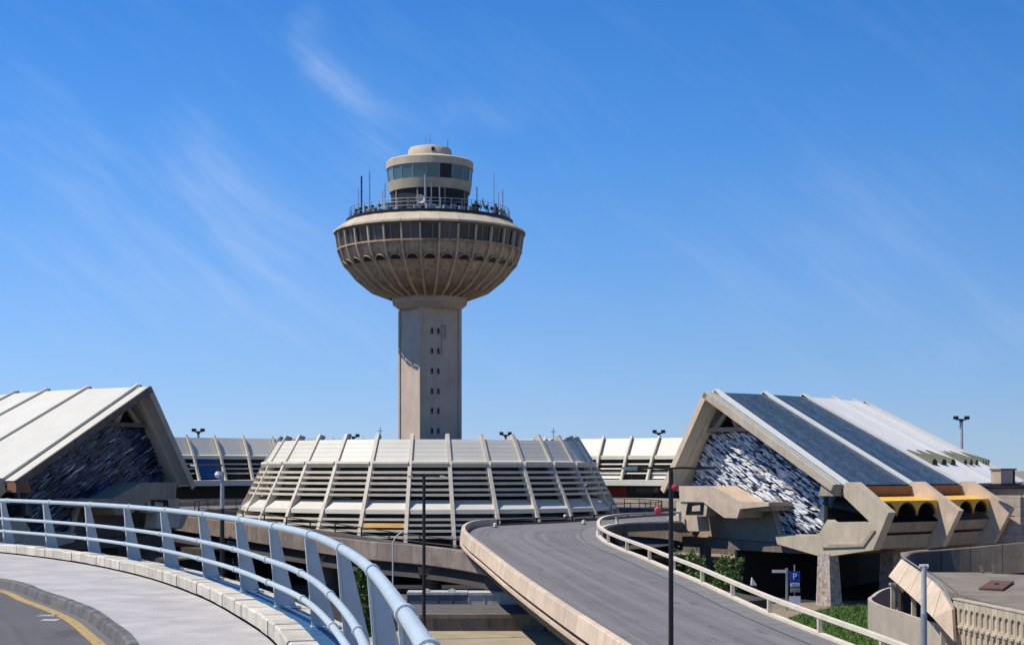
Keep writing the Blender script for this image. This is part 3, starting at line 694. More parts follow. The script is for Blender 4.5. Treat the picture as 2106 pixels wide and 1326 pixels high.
        if cnt < 290:
            Mx = FM(0) @ Matrix.Translation((S_-th, -r, z)) @ Matrix.Diagonal((th, sc*1.25, sc*1.25, 1)); place(shard_mesh(q, m), 'shard', mur, Mx)
        else:
            mb = stuff.setdefault(m.name, MB()); jit = rnd.uniform(-.12, .12); c1, s1 = cos(ang+jit), sin(ang+jit)
            mb.rad([(r+(a*c1-b*s1)*sc, z+(a*s1+b*c1)*sc) for a, b in shapes[q]], S_-th, S_)
        cnt += 1
    for nm, mb in stuff.items(): o = place(mb.mesh('shards', MATS[nm]), 'shards', mur, FM(0)); o['kind'] = 'stuff'
    put(MB().rad(P([(1585, 1030), (1592, 1030), (1611, 1098), (1604, 1098)], .6), .4, .8).mesh('mural_edge', CONC2), 'mural_edge')
    put(MB().rad(P([(1604, 1098), (1689, 1098), (1708, 1064), (1713, 1068), (1692, 1104), (1600, 1104)], .6), .4, .8).mesh('mural_edge', CONC2), 'mural_edge')
    # end frame below the eave
    endf = P([(1746, 991), (1764, 991), (1835, 1053), (1822, 1085), (1803, 1130), (1719, 1142), (1690, 1142), (1606, 1118), (1602, 1101), (1689, 1101), (1709, 1068), (1716, 1073), (1796, 1072), (1740, 1018)])
    put(MB().rad(endf, -.35, .35).mesh('end_frame', CONC2), 'end_frame')
    put(MB().rad(P([(1700, 1122), (1712, 1123), (1712, 1118), (1780, 1118), (1803, 1088), (1809, 1090), (1785, 1123), (1700, 1126)]), -.45, -.35).mesh('frame_moulding', CONC), 'frame_moulding')
    fin = P([(1746, 991), (1764, 991), (1835, 1053), (1803, 1130), (1719, 1142), (1690, 1135), (1720, 1110), (1780, 1105), (1796, 1072), (1740, 1018)])
    for k in range(1, 4 if side > 0 else K+1): put(MB().rad(fin, -.28, .28).mesh('fin', PEACH if side > 0 else CONC), 'fin', k)
    # dark volume, gallery parapets, fascia and vaults in each bay
    nb = 2 if side > 0 else 5
    for k in range(0, 9):
        put(bayp([(50.6, -1.3), (50.9, -1.3), (50.9, -5.4), (50.6, -5.4)], DARK, 'gallery_wall', .02), 'gallery_wall', k+.5)
        if k < nb:
            put(bayp([(51.6, -1.12), (52.95, -1.12), (52.85, -1.78), (51.6, -1.78)], BROWN, 'fascia', .3), 'fascia', k+.5)
            put(bayp([(54.4, -3.5), (55.0, -3.5), (54.7, -4.15), (54.4, -4.15)], CONC, 'gallery_parapet', .3), 'gallery_parapet', k+.5)
            put(bayp([(53.9, -4.35), (54.6, -4.35), (54.2, -5.25), (53.9, -5.25)], CONC, 'gallery_parapet', .3), 'gallery_parapet', k+.5)
            put(bayp([(50.9, -4.1), (54.4, -4.1), (54.4, -4.25), (50.9, -4.25)], CONCD, 'gallery_floor', .3), 'gallery_floor', k+.5)
            wv = (55.0*t2-.34)/3; sp = MB()
            for j in (-1, 0, 1):
                cx = j*2*wv
                for i in range(12):
                    a0_, a1_ = pi*i/12, pi*(i+1)/12; q = [(cx+wv*.975*cos(a0_), -3.05+wv*.84*sin(a0_)), (cx+wv*.975*cos(a1_), -3.05+wv*.84*sin(a1_))]; xs_ = (cx+wv*cos(a0_) if i else cx+wv, cx+wv*cos(a1_) if i < 11 else cx-wv)
                    sp.prism([(q[0][0], -55.0, q[0][1]), (q[1][0], -55.0, q[1][1]), (xs_[1], -55.0, -2.08), (xs_[0], -55.0, -2.08)], [(q[0][0], -54.88, q[0][1]), (q[1][0], -54.88, q[1][1]), (xs_[1], -54.88, -2.08), (xs_[0], -54.88, -2.08)])
            sp.prism([(-3*wv, -55.0, -2.065), (3*wv, -55.0, -2.065), (3*wv, -53.0, -1.82), (-3*wv, -53.0, -1.82)], [(-3*wv, -54.98, -2.078), (3*wv, -54.98, -2.078), (3*wv, -53.0, -1.9), (-3*wv, -53.0, -1.9)])
            put(sp.mesh('canopy_front', YELLOW), 'canopy_front', k+.5)
            for j in (-1, 0, 1):
                wv = (53.5*t2-.35)/3; cx = j*2*wv; ring = [(wv*.98*cos(pi*i/12), wv*.85*sin(pi*i/12)) for i in range(13)]
                vm = MB(); n = 13; A = [(cx+x, -51.2, -2.55+z) for x, z in ring]; B = [(cx+x, -54.88, -3.05+z) for x, z in ring]
                ri = [(x*.9, z*.88) for x, z in ring]; A2 = [(cx+x, -51.2, -2.55+z) for x, z in ri]; B2 = [(cx+x, -54.88, -3.05+z) for x, z in ri]
                fs = []
                for i in range(n-1): 
                    for q in range(4): fs.append((q*n+i, q*n+i+1, ((q+1) % 4)*n+i+1, ((q+1) % 4)*n+i))
                vm.add(A+B+B2+A2, fs); put(vm.mesh('canopy_vault', DARK), 'canopy_vault', k+.5)  # near-black shells, the shade inside the vaults put into their colour
    # floor slab ring sector and supports
    A = [(36, -5.0), (50.9, -5.2), (50.9, -5.75), (36, -5.75)]
    for k in range(K): put(bayp(A, CONCD, 'floor_slab', 0), 'floor_slab', k+.5); put(bayp([(41.8, -5.75), (42, -5.75), (42, -EYE-dz), (41.8, -EYE-dz)], DARK, 'undercroft_wall', 0), 'undercroft_wall', k+.5)
    r0, r1 = plane_rz(1690, 1150, PHI0)[0], plane_rz(1717, 1150, PHI0)[0]
    cl = MB(); cl.prism([(-.55, -r0, -EYE-dz), (.55, -r0, -EYE-dz), (.55, -r1-.15, -EYE-dz), (-.55, -r1-.15, -EYE-dz)], [(-.42, -r0-.05, -5.6), (.42, -r0-.05, -5.6), (.42, -r1+.1, -5.6), (-.42, -r1+.1, -5.6)])
    cm = cl.mesh('column', mat('rough_stone', (.46, .38, .33), .9, .5, 4, .8, bscale=8))
    for k in range(0, 9): put(cm, 'column', k)
    for k in (0, 2, 4): put(MB().box(-.3, .3, -39, -38.4, -EYE-dz, -5.7).mesh('column', CONCD), 'column', k)
    # stepped concrete balcony at the inner corner
    pale = P([(1396, 999), (1466, 999), (1524, 1032), (1581, 1032), (1581, 1040), (1522, 1046), (1516, 1065), (1489, 1064), (1446, 1032), (1398, 1031)], -1.6)
    put(MB().rad(pale, -1.6, .78).mesh('stair_parapet', PEACH if side > 0 else CONC), 'stair_parapet')
    put(MB().rad(P([(1524, 1034), (1583, 1034), (1586, 1050), (1520, 1052)], -1.2), -1.2, .78).mesh('landing_edge', CONC), 'landing_edge')
    put(MB().rad(P([(1400, 1030), (1500, 1040), (1585, 1048), (1602, 1112), (1600, 1124), (1546, 1116), (1500, 1120), (1440, 1108), (1400, 1085)], .95), .95, 1.7).mesh('corner_block', CONC if side > 0 else CONCD), 'corner_block')
    put(MB().rad(P([(1386, 1060), (1433, 1060), (1437, 1092), (1392, 1090)], -1.7), -1.7, -.6).mesh('window_box', PEACH), 'window_box')
    wf = put(MB().rad(P([(1392, 1031), (1456, 1031), (1452, 1061), (1390, 1061)], -1.5), -1.5, -.6).mesh('corner_window', CONC2), 'corner_window')
    put(MB().rad(P([(1414, 1034), (1448, 1034), (1446, 1058), (1410, 1058)], -1.52), -1.53, -1.49).mesh('window_pane', GLASS), 'window_pane', par=wf)
    put(MB().rad(P([(1424, 1040), (1440, 1038), (1440, 1050), (1423, 1051)], -1.55), -1.56, -1.53).mesh('window_panel', CONC2), 'window_panel', par=wf)
    put(MB().rad(P([(1372, 1062), (1390, 1062), (1400, 1095), (1385, 1092)], -1.3), -1.3, 0).mesh('corner_fin', CONC2), 'corner_fin')
    if side > 0:
        # block below the small eave at the gable foot
        put(MB().rad([(51.6, -1.0), (52.65, -1.0), (52.65, -1.75), (51.3, -1.75)], -1.15, -.36).mesh('eave_block', CONC), 'eave_block')
    else: put(MB().rad([(51.6, -1.0), (52.65, -1.0), (52.65, -1.75), (51.3, -1.75)], -1.15, -.36).mesh('eave_block', BROWN), 'eave_block')
    put(MB().rad([(51.0, -1.3), (51.7, -1.2), (50.6, -3.3), (49.9, -3.3)], 0.1, .5).mesh('corner_pillar', mat('blue_corner', (.10, .15, .19), .3, .3, 1, 0)), 'corner_pillar')  # narrow sloped blue-grey pillar
    return t
hall(1, 'gabled hall on the right with two dark blue roof bays and a white shard mural')
hall(-1, 'gabled hall on the left with an all white roof and a dark blue shard mural')

# ------------------------------------------------------------------ stone wing right of the hall
def stone_wing():
    t = thing('stone_wing', 'flat roofed tan masonry wing at the far right edge beside the blue roofed hall', 'building', WR(48, 112, -EYE))
    a, b = WR(37.9, 115.0, 0), WR(49.4, 104.0, 0); d = (b-a).normalized(); nrm = Vector((d.y, -d.x, 0)); L = (b-a).length
    M = Matrix.Translation((a.x, a.y, EYE)) @ Matrix.Rotation(atan2(d.y, d.x), 4, 'Z')
    part(MB().box(0, L, .3, 14, -EYE, -1.35), 'wing_core', MASON, t, M)
    rnd = random.Random(2); rows = 12; h = (7.7)/rows
    cms = [MB().box(0, 1.18, 0, .3, 0, h-.02).mesh('masonry_block', MASON), MB().box(0, 1.18, -.03, .3, 0, h-.02).mesh('masonry_block', MASON)]
    for r in range(rows):
        for c in range(int(L/1.2)):
            x = c*1.2+(.6 if r % 2 else 0)
            if x > 13 and r < 8 or x > 22: continue
            place(rnd.choice(cms), 'masonry_block', t, M @ Matrix.Translation((x, rnd.uniform(-.01, .01), -1.35-7.7+r*h)))
    part(MB().box(-.1, L, -.25, 14.1, -1.33, -1.12), 'roof_edge', BLACK, t, M)
stone_wing()
def hut():
    p = PX(2066, 990, 112); M = Matrix.Translation((p.x, p.y, EYE-1.1)) @ Matrix.Rotation(radians(12), 4, 'Z')
    t = thing('roof_hut', 'small tan box hut with a dark side standing on the flat masonry roof', 'hut', (p.x, p.y, EYE-1.1))
    part(MB().box(-.55, .35, -.5, .9, .12, 1.05), 'wall', MASON, t, M); part(MB().box(-.62, .6, -.6, 1, 1.05, 1.17), 'roof', CONCD, t, M)
    part(MB().box(.35, .55, -.45, .85, .12, 1.05), 'door', DARK, t, M); part(MB().box(-.7, .9, -.6, 1, 0, .12), 'plinth', BLACK, t, M)
hut()

# ------------------------------------------------------------------ main ramp
def dr(Y): return 3.8 if Y > 118 else 3.8+.0338*(118-Y)
def road_pt(px, py, h=0):                      # where a sight line meets the sloping road (h above it)
    lo, hi = 12.0, 200.0
    for _ in range(60):
        m_ = (lo+hi)/2
        if (dr(m_)-h)*F/m_+HZ > py: lo = m_
        else: hi = m_
    Y = (lo+hi)/2; return Vector(((px-1053)/F*Y, Y, EYE-dr(Y)))
outer = [road_pt(*q, .45) for q in ((1500, 1460), (1385, 1380), (1280, 1313), (1160, 1237), (1065, 1173), (1005, 1128), (972, 1103), (957, 1086), (966, 1075), (990, 1069), (1030, 1067), (1100, 1064), (1180, 1060), (1240, 1056), (1320, 1051), (1400, 1047))]
inner = [road_pt(*q) for q in ((2160, 1500), (1830, 1362), (1690, 1307), (1580, 1263), (1497, 1225), (1430, 1194), (1370, 1169), (1320, 1147), (1272, 1128), (1242, 1113), (1230, 1099), (1240, 1085), (1275, 1078), (1330, 1075), (1400, 1073))]
def snap(p): p.z = EYE-dr(p.y); return p
OUT = [snap(p) for p in cat_rom(outer, 1.0)]; INN = [snap(p) for p in cat_rom(inner, 1.0)]
def resample(P, n):
    L = plen(P); return [sub(P, L*i/n, L*i/n+1e-4, 1)[0] for i in range(n+1)]
# split at the bend so that both edges advance together
def nearest(P, q): return min(range(len(P)), key=lambda i: (P[i]-q).length)
io, ii = nearest(OUT, road_pt(1017, 1067, .45)), nearest(INN, road_pt(1231, 1096))
A_ = resample(OUT[:io+1], 60)+resample(OUT[io:], 40)[1:]; B_ = resample(INN[:ii+1], 60)+resample(INN[ii:], 40)[1:]
BB_ = [snap(p.copy()) for p in off(B_, .35)]
dn_ = Vector((0, 0, -.006)); struct(ribbon([p+dn_ for p in A_], [p+dn_ for p in BB_], .55), 'ramp_slab', CONCD)
road_mesh(A_, BB_, 0, lane_material('asphalt_lane', (.15, .142, .14)), 'ramp_road')
# concrete shoulder strip along the open railing
strip = [p+Vector((0, 0, .004)) for p in B_]; struct(MB().sweep(strip, [(-1.1, 0), (-1.1, .004), (.1, .004), (.1, 0)]), 'ramp_shoulder', mat('asphalt_patch', (.20, .195, .19), .9, .2, .8, .3, bscale=25))
jt = MB().sweep([p+Vector((0, 0, .012)) for p in B_], [(-1.16, 0), (-1.16, .004), (-1.1, .004), (-1.1, 0)]); struct(jt, 'shoulder_joint', KERB)
io2 = nearest(OUT, road_pt(1030, 1067, .45))
def extra_lip(t, seg, i, a, b):
    c = seg[0]; part(MB().sweep([p-c for p in seg], [(-.36, -.58), (-.1, -.58), (-.1, -.46), (-.36, -.46)]), 'lower_lip', PEACH, t, Matrix.Translation(c))
parapet('ramp_parapet', 'long peach concrete parapet on the left edge of the main ramp', 'parapet', OUT[:io2+1], [(-.36, -.24), (-.3, -.28), (-.05, -.25), (.0, .38), (-.02, .47), (-.22, .47), (-.25, .42)], PEACH, 2.4, .02, extra=extra_lip)
struct(MB().sweep(OUT[:io2+1], [(-.12, -.3), (.6, -.3), (.6, -1.2), (.1, -1.2), (-.1, -.6)]), 'ramp_edge_beam', DARK)
rail_fence('ramp_far_railing', 'dark railing with thin posts where the ramp bends away below the round hall', OUT[io2:], 3.2, [(.34, .42, .06), (.06, .14, .05)], BLACK, mat('rust_rail', (.07, .03, .025), .8, .3, 2, 0), (.1, .1), .45, base=(.3, .12), kerb_m=CONCD)
for q in ((1018, 1084), (1162, 1066), (1200, 1078)):
    p = road_pt(*q); t_ = q[0]
    lab = {1018: 'small white bollard at the left end of the far ramp railing', 1162: 'small white bollard against the middle of the far ramp railing', 1200: 'low pale marker block on the road before the far ramp railing'}[t_]
    b = thing('bollard', lab, 'bollard', p, 'small white bollards at the ramp bend'); part(MB().lathe([(0, 0), (.13, 0), (.12, .26), (.06, .31), (0, .32)], 12), 'cap', mat('bollard_white', (.7, .7, .68), .6, .1, 3, 0), b, Matrix.Translation(p)); part(MB().lathe([(0, 0), (.22, 0), (.22, .06), (0, .07)], 12), 'foot', CONCD, b, Matrix.Translation(p))
t = rail_fence('ramp_railing', 'pale concrete railing with open square bays on the inner side of the ramp', INN, 5.9, [(.62, .76, .2)], RAILW, RAILW, (.16, .16), .63, base=(.26, .1))
# beams and piers under the ramp
for Y in (62, 76, 90, 104):
    o_ = min(OUT[:io+1], key=lambda p: abs(p.y-Y)); i_ = min(INN[:ii+1], key=lambda p: abs(p.y-Y)); c = (o_+i_)/2
    lab = {62: 'ramp pier nearest the camera under the ramp', 76: 'second concrete pier under the ramp', 90: 'third concrete pier under the ramp', 104: 'farthest concrete pier under the ramp bend'}[Y]
    tp = thing('ramp_pier', lab, 'pier', (c.x, c.y, 0), 'piers under the ramp')
    part(MB().lathe([(0, 0), (.6, 0), (.55, c.z-1.3), (0, c.z-1.3)], 20, M=Matrix.Translation((c.x, c.y, 0))), 'shaft', CONCD, tp)
    part(MB().box(-2.4, 2.4, -.5, .5, c.z-1.3, c.z-.56, Matrix.Translation((c.x, c.y, 0))), 'pier_head', CONCD, tp)

# ------------------------------------------------------------------ lower curved ramp on the left
near = [PX(*q) for q in ((250, 1045, 131), (330, 1053, 127), (400, 1062, 123), (500, 1076, 118), (640, 1097, 112), (760, 1112, 108), (870, 1121, 104.5), (950, 1131, 102), (1010, 1142, 100), (1100, 1156, 97), (1260, 1185, 92), (1400, 1215, 88))]
NEAR = cat_rom(near, 1.5)                       # top of the near parapet
NB = [p-Vector((0, 0, .85)) for p in NEAR]; FB = off(NB, -7.5)
struct(ribbon(NB, FB, .5), 'lower_ramp_road', UNDER)
parapet('lower_ramp_parapet', 'weathered brown concrete parapet of the lower curved ramp left of the main ramp', 'parapet', NB, [(.0, -.45), (.28, -.35), (.22, .8), (.0, .85), (-.06, .8), (-.06, -.4)], mat('concrete_brown', (.26, .21, .175), .9, .3, .7, .4, streak=.5, streakcol=(.08, .065, .055)), 3.4, .03)
struct(MB().sweep(NB, [(-.5, -.5), (-.3, -.5), (-.1, -.95), (.05, -1.3), (-1.2, -1.35), (-1.2, -.5)]), 'lower_ramp_beam', UNDER)
rail_fence('lower_ramp_railing', 'thin dark railing on the far side of the lower curved ramp below the louvres', FB[:int(len(FB)*.72)], 3.3, [(.72, .8, .07), (.3, .36, .05)], BLACK, mat('rail_brown', (.10, .08, .065), .8, .3, 2, 0), (.08, .08), .76, base=(.3, .12), kerb_m=CONCD)
for Y, lab in ((118, 'left pier of the lower curved ramp'), (110, 'middle pier of the lower curved ramp'), (103, 'right pier of the lower curved ramp')):
    p = min(NB, key=lambda q: abs(q.y-Y)); c = Vector((p.x-.6, p.y+3.4, 0)); tp = thing('ramp_pier', lab, 'pier', c, 'piers under the lower ramp')
    part(MB().lathe([(0, 0), (.6, 0), (.6, p.z-1), (0, p.z-1)], 16, M=Matrix.Translation(c)), 'shaft', CONCD, tp); part(MB().box(-.8, .8, -2.6, 2.6, p.z-1, p.z-.5, Matrix.Translation(c)), 'pier_head', CONCD, tp)

# retaining wall with panels, dark road on top, white lidded boxes behind
def low_wall():
    t = thing('retaining_wall', 'low weathered wall of concrete panels above the sandy ground under the ramps', 'wall', PX(1000, 1296, 91) - Vector((0, 0, 0)))
    a = Vector((-7.5, 90.4, 0)); d = Vector((1, .02, 0)).normalized(); M = Matrix.Translation(a) @ Matrix.Rotation(atan2(d.y, d.x), 4, 'Z')
    me = [MB().box(.02, 1.5, -.02, .22, 0, .72).mesh('wall_panel', m) for m in (CONCD, mat('panel_grey', (.19, .18, .16), .9, .3, .8, .3, streak=.4))]
    for i in range(9): place(me[i % 2], 'wall_panel', t, M @ Matrix.Translation((i*1.56, random.uniform(-.02, .02), 0))); place(MB().box(-.06, .06, -.06, .2, 0, .76).mesh('panel_post', BLACK) if i == 0 else me0, 'panel_post', t, M @ Matrix.Translation((i*1.56, -.01, 0))) if False else None
    pm_ = MB().box(-.05, .03, -.05, .2, 0, .74).mesh('panel_post', CONCD)
    for i in range(10): place(pm_, 'panel_post', t, M @ Matrix.Translation((i*1.56, 0, 0)))
    part(MB().box(-.1, 14.6, -.12, .35, .72, .95), 'coping', CONCD, t, M)
low_wall()
struct(MB().add([(-9, 90.8, .86), (7, 91, .86), (7, 112, .80), (-9, 112, .80)], [(0, 1, 2, 3)]), 'service_road', ASPH2)
def lid_box(px0, px1, body, lid, label, Y=98.5):
    a, b = (px0-1053)/F*Y, (px1-1053)/F*Y; t = thing('storage_box', label, 'box', ((a+b)/2, Y, .83), 'long boxes under the lower ramp')
    part(MB().box(a, b, Y, Y+1.6, .84, 1.42), 'body', body, t); part(MB().box(a-.04, b+.04, Y-.05, Y+1.65, 1.42, 1.58), 'lid', lid, t)
    n = int((b-a)/.9)
    for i in range(n+1): x = a+(b-a)*i/n; part(MB().box(x-.03, x+.03, Y-.03, Y, .84, 1.41), 'side_rib', body, t)
GWH = mat('dusty_white', (.55, .54, .53), .7, .25, 3, .1)
lid_box(838, 960, mat('box_blue_grey', (.09, .12, .15), .5, .2, 2, 0), GWH, 'long blue grey box with a white lid lying in the dark under the lower ramp')
lid_box(964, 1062, GWH, GWH, 'dusty white box to the right of the blue grey box under the lower ramp', 98.2)
for i, (x, lab) in enumerate(((878, 'left pale crate on the blue grey box lid'), (930, 'small pale bundle on the blue grey box lid'))):
    p = PX(x, 1212, 98.9); t = thing('crate', lab, 'crate', (p.x, 98.9, 1.58)); part(MB().box(p.x-.25, p.x+.2, 98.8, 99.2, 1.58, 1.68), 'body', GWH, t); part(MB().box(p.x-.1, p.x+.1, 98.85, 99.1, 1.68, 1.74), 'top', SLAT, t)

# ------------------------------------------------------------------ helical ramp at the lower right
def helix():
    back = [PX(*q) for q in ((1853, 1152, 84), (1866, 1138, 85.5), (1885, 1133, 87), (1940, 1129, 88), (2010, 1123, 88), (2106, 1114, 87), (2250, 1103, 84))]
    BK = cat_rom(back, .8); BKB = [p-Vector((0, 0, 1.25)) for p in BK]
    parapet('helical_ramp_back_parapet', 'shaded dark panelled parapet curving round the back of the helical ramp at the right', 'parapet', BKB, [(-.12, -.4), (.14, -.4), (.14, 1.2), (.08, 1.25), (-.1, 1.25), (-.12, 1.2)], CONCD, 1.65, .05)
    top = [PX(*q) for q in ((1853, 1149, 84), (1878, 1166, 81), (1902, 1183, 78.5), (1928, 1203, 76), (1946, 1228, 74), (1958, 1252, 73))]
    bot = [PX(*q) for q in ((1827, 1184, 83.6), (1852, 1205, 80.8), (1876, 1227, 78.2), (1902, 1251, 75.6), (1934, 1287, 73.6), (1962, 1318, 72.4))]
    TP, BT = resample(cat_rom(top, .5), 10), resample(cat_rom(bot, .5), 10)
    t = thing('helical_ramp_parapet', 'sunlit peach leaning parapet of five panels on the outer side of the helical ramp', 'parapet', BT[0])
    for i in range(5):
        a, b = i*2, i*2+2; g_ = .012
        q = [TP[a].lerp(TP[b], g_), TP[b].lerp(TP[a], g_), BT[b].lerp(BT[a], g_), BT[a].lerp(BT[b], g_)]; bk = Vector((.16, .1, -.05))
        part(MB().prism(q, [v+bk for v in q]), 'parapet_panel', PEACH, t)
    part(MB().tube([p+Vector((.1, .1, .12)) for p in TP], .035, 6), 'pipe_rail', GREYM, t)
    # deck
    E1 = resample([p+Vector((.3, .2, .1)) for p in BT], 30); E2 = resample([p+Vector((0, 0, -.1)) for p in off(BKB, 4.6)[4:int(len(BKB)*.8)]], 30)
    dz_ = lambda q: Vector((q.x, q.y, 3.1+.035*(q.y-66)))
    E1 = [dz_(q+Vector((.35, .2, 0))) for q in E1]; E2 = [dz_(q) for q in E2]
    deck = MB(); P = E1+E2[::-1]; c = [Vector((p.x, p.y, p.z)) for p in P]
    ctr = Vector((sum(p.x for p in c)/len(c)+1, sum(p.y for p in c)/len(c), 3.3))
    ctr = dz_(ctr); outer_ = E1+[dz_(q) for q in (PX(1972, 1236, 73.9), PX(2110, 1262, 67), PX(2300, 1290, 64), PX(2400, 1190, 80))]+E2[::-1]
    poly_ = E1[:21:4]+outer_[len(E1):]
    deck.add(poly_+[q-Vector((0, 0, .3)) for q in poly_], [tuple(range(len(poly_))), tuple(range(len(poly_), 2*len(poly_)))[::-1]]+[(i, (i+1) % len(poly_), len(poly_)+(i+1) % len(poly_), len(poly_)+i) for i in range(len(poly_))])
    struct(deck, 'helical_ramp_deck', mat('deck_dusty', (.24, .205, .16), .9, .25, .6, .3, bscale=8))
    for q, sz, lab in (((2050, 1212, 77), (.55, 1.9), 'rust brown hatch plate lying on the helical ramp deck'),):
        p = PX(*q); tt_ = thing('hatch_plate', lab, 'hatch', p, None)
        M = Matrix.Translation(dz_(p)+Vector((0, 0, .03))) @ Matrix.Rotation(radians(-25), 4, 'Z') @ Matrix.Rotation(.035, 4, 'X'); part(MB().box(-sz[0], sz[0], -sz[1], sz[1], 0, .08), 'plate', mat('rust_plate', (.13, .065, .04), .85, .3, 2, .2), tt_, M); part(MB().box(-.1, .1, -.05, .05, .08, .14), 'handle', BLACK, tt_, M)
    part(MB().sweep(BKB, [(.0, -3.2), (.1, -3.2), (.1, -.4), (.0, -.4)]), 'trench_wall', mat('trench_shade', (.035, .04, .05), .9, .3, 1, .1), None)['kind'] = 'structure'  # shade down in the trench put into the wall colour
    for i, d_ in enumerate((1965, 2008, 2050, 2090)):
        p = min(E2, key=lambda q: abs(1053+F*q.x/q.y-d_)).copy(); tt_ = thing('stub_post', ('first short pale stub post from the left on the edge of the helical ramp deck', 'second short pale stub post from the left on the helical deck edge', 'third short pale stub post from the left on the helical deck edge', 'rightmost short pale stub post on the helical deck edge')[i], 'post', p, 'stub posts on the helical ramp deck')
        part(MB().prism([(p.x-.1, p.y-.08, p.z-.1), (p.x+.1, p.y-.08, p.z-.1), (p.x+.1, p.y+.1, p.z-.1), (p.x-.1, p.y+.1, p.z-.1)], [(p.x-.25, p.y-.05, p.z+.42), (p.x-.08, p.y-.05, p.z+.42), (p.x-.08, p.y+.05, p.z+.42), (p.x-.25, p.y+.05, p.z+.42)]), 'stub', CONC2, tt_)
    # precast slabs laid over the deck near the arcade wall
    # columns under the leaning parapet
    for i, (px, py, Y, lab) in enumerate(((1836, 1216, 84, 'left thin column under the leaning peach parapet'), (1879, 1240, 80, 'middle thin column under the leaning peach parapet'), (1939, 1298, 75, 'right thin column under the leaning peach parapet'))):
        p = PX(px, py-18, Y); tt_ = thing('ramp_column', lab, 'column', (p.x, p.y, 0), 'thin columns under the helical ramp')
        part(MB().box(-.1, .1, -.1, .1, 0, p.z, Matrix.Translation((p.x, p.y, 0))), 'shaft', CONC2, tt_); part(MB().box(-.16, .16, -.16, .16, p.z-.12, p.z, Matrix.Translation((p.x, p.y, 0))), 'capital', CONC2, tt_)
    # arcaded panel wall
    a, b = PX(1964, 1232, 73.5), PX(2160, 1264, 64); d = (b-a); d.z = 0; L = d.length; M = Matrix.Translation((a.x, a.y, 0)) @ Matrix.Rotation(atan2(d.y, d.x), 4, 'Z')
    t = thing('arcade_wall', 'cream wall of tall precast panels with small arched niches at the lower right corner', 'wall', (a.x, a.y, 0))
    ht = a.z; w = .60; R = .19
    def arch_panel():
        mb = MB(); x0, x1 = .012, w-.012; cx = w/2
        # front frame with arched hole: two rows
        def row(z0, z1, hz0, hzs):          # hole from hz0 up to a half circle springing at hzs
            arch = [(cx+R*cos(pi*i/10), hzs+R*sin(pi*i/10)) for i in range(11)]
            outerp = [(x1, z0), (x1, hzs)]+[(x1, z1)]+[(x0, z1)]+[(x0, hzs), (x0, z0)]
            # right pillar, left pillar, head
            mb.prism([(cx+R, -.09, z0), (x1, -.09, z0), (x1, -.09, hzs), (cx+R, -.09, hzs)], [(cx+R, .05, z0), (x1, .05, z0), (x1, .05, hzs), (cx+R, .05, hzs)])
            mb.prism([(x0, -.09, z0), (cx-R, -.09, z0), (cx-R, -.09, hzs), (x0, -.09, hzs)], [(x0, .05, z0), (cx-R, .05, z0), (cx-R, .05, hzs), (x0, .05, hzs)])
            if hz0 > z0: mb.prism([(cx-R, -.09, z0), (cx+R, -.09, z0), (cx+R, -.09, hz0), (cx-R, -.09, hz0)], [(cx-R, .05, z0), (cx+R, .05, z0), (cx+R, .05, hz0), (cx-R, .05, hz0)])
            for i in range(10):
                (xa, za), (xb, zb) = arch[i], arch[i+1]
                mb.prism([(xa, -.09, za), (xb, -.09, zb), (xb, -.09, z1), (xa, -.09, z1)], [(xa, .05, za), (xb, .05, zb), (xb, .05, z1), (xa, .05, z1)])
            mb.prism([(cx+R, -.09, hzs), (x1, -.09, hzs), (x1, -.09, z1), (cx+R, -.09, z1)], [(cx+R, .05, hzs), (x1, .05, hzs), (x1, .05, z1), (cx+R, .05, z1)])
            mb.prism([(x0, -.09, hzs), (cx-R, -.09, hzs), (cx-R, -.09, z1), (x0, -.09, z1)], [(x0, .05, hzs), (cx-R, .05, hzs), (cx-R, .05, z1), (x0, .05, z1)])
        row(ht-1.15, ht, ht-1.0, ht-.52)
        row(ht-2.9, ht-1.16, ht-2.8, ht-1.50)
        mb.box(x0, x1, -.0, .12, 0, ht); mb.box(x0, x1, -.09, .05, 0, ht-2.91)
        mb.box(cx-R-.02, cx+R+.02, -.17, -.09, ht-1.22, ht-1.12)
        return mb.mesh('arched_panel', CONC2)
    me = arch_panel()
    for i in range(int(L/w)+1): place(me, 'arched_panel', t, M @ Matrix.Translation((i*w, 0, 0)))
    part(MB().box(0, L+.6, -.12, .2, ht, ht+.07), 'coping', CONC2, t, M)
    # rounded low wall round the stair well
    cp = [Vector((p.x, p.y, 0)) for p in (PX(1838, 1300, 93), PX(1812, 1300, 92.3), PX(1792, 1300, 90.8), PX(1785, 1300, 88.6), PX(1800, 1312, 85.5), PX(1850, 1320, 81.5), PX(1900, 1326, 78), PX(1980, 1340, 74))]
    CP = cat_rom(cp, .5); t = thing('stairwell_wall', 'rounded low plastered wall curving round a dark stairwell beside the lawn', 'wall', CP[0])
    hh = 1.95; n = len(CP); vs = MB()
    seg = resample(CP, 40); mbw = MB(); r_ = []
    for i, p in enumerate(seg):
        dd = seg[min(i+1, 40)]-seg[max(i-1, 0)]; dd.normalize(); nn = Vector((dd.y, -dd.x, 0)); h_ = 1.95 if i < 16 else 1.95-.25*(i-16)/24
        if i < 6: h_ = 2.35-.4*i/6
        r_ += [p, p+Vector((0, 0, h_)), p-nn*.2+Vector((0, 0, h_)), p-nn*.2]
    mbw.add(r_, [(i*4+q, i*4+(q+1) % 4, i*4+4+(q+1) % 4, i*4+4+q) for i in range(40) for q in range(4)]+[(0, 1, 2, 3), (160, 161, 162, 163)])
    part(mbw, 'wall_body', mat('plaster_tan', (.50, .42, .35), .9, .15, .8, .3, streak=.2), t, smooth=False)
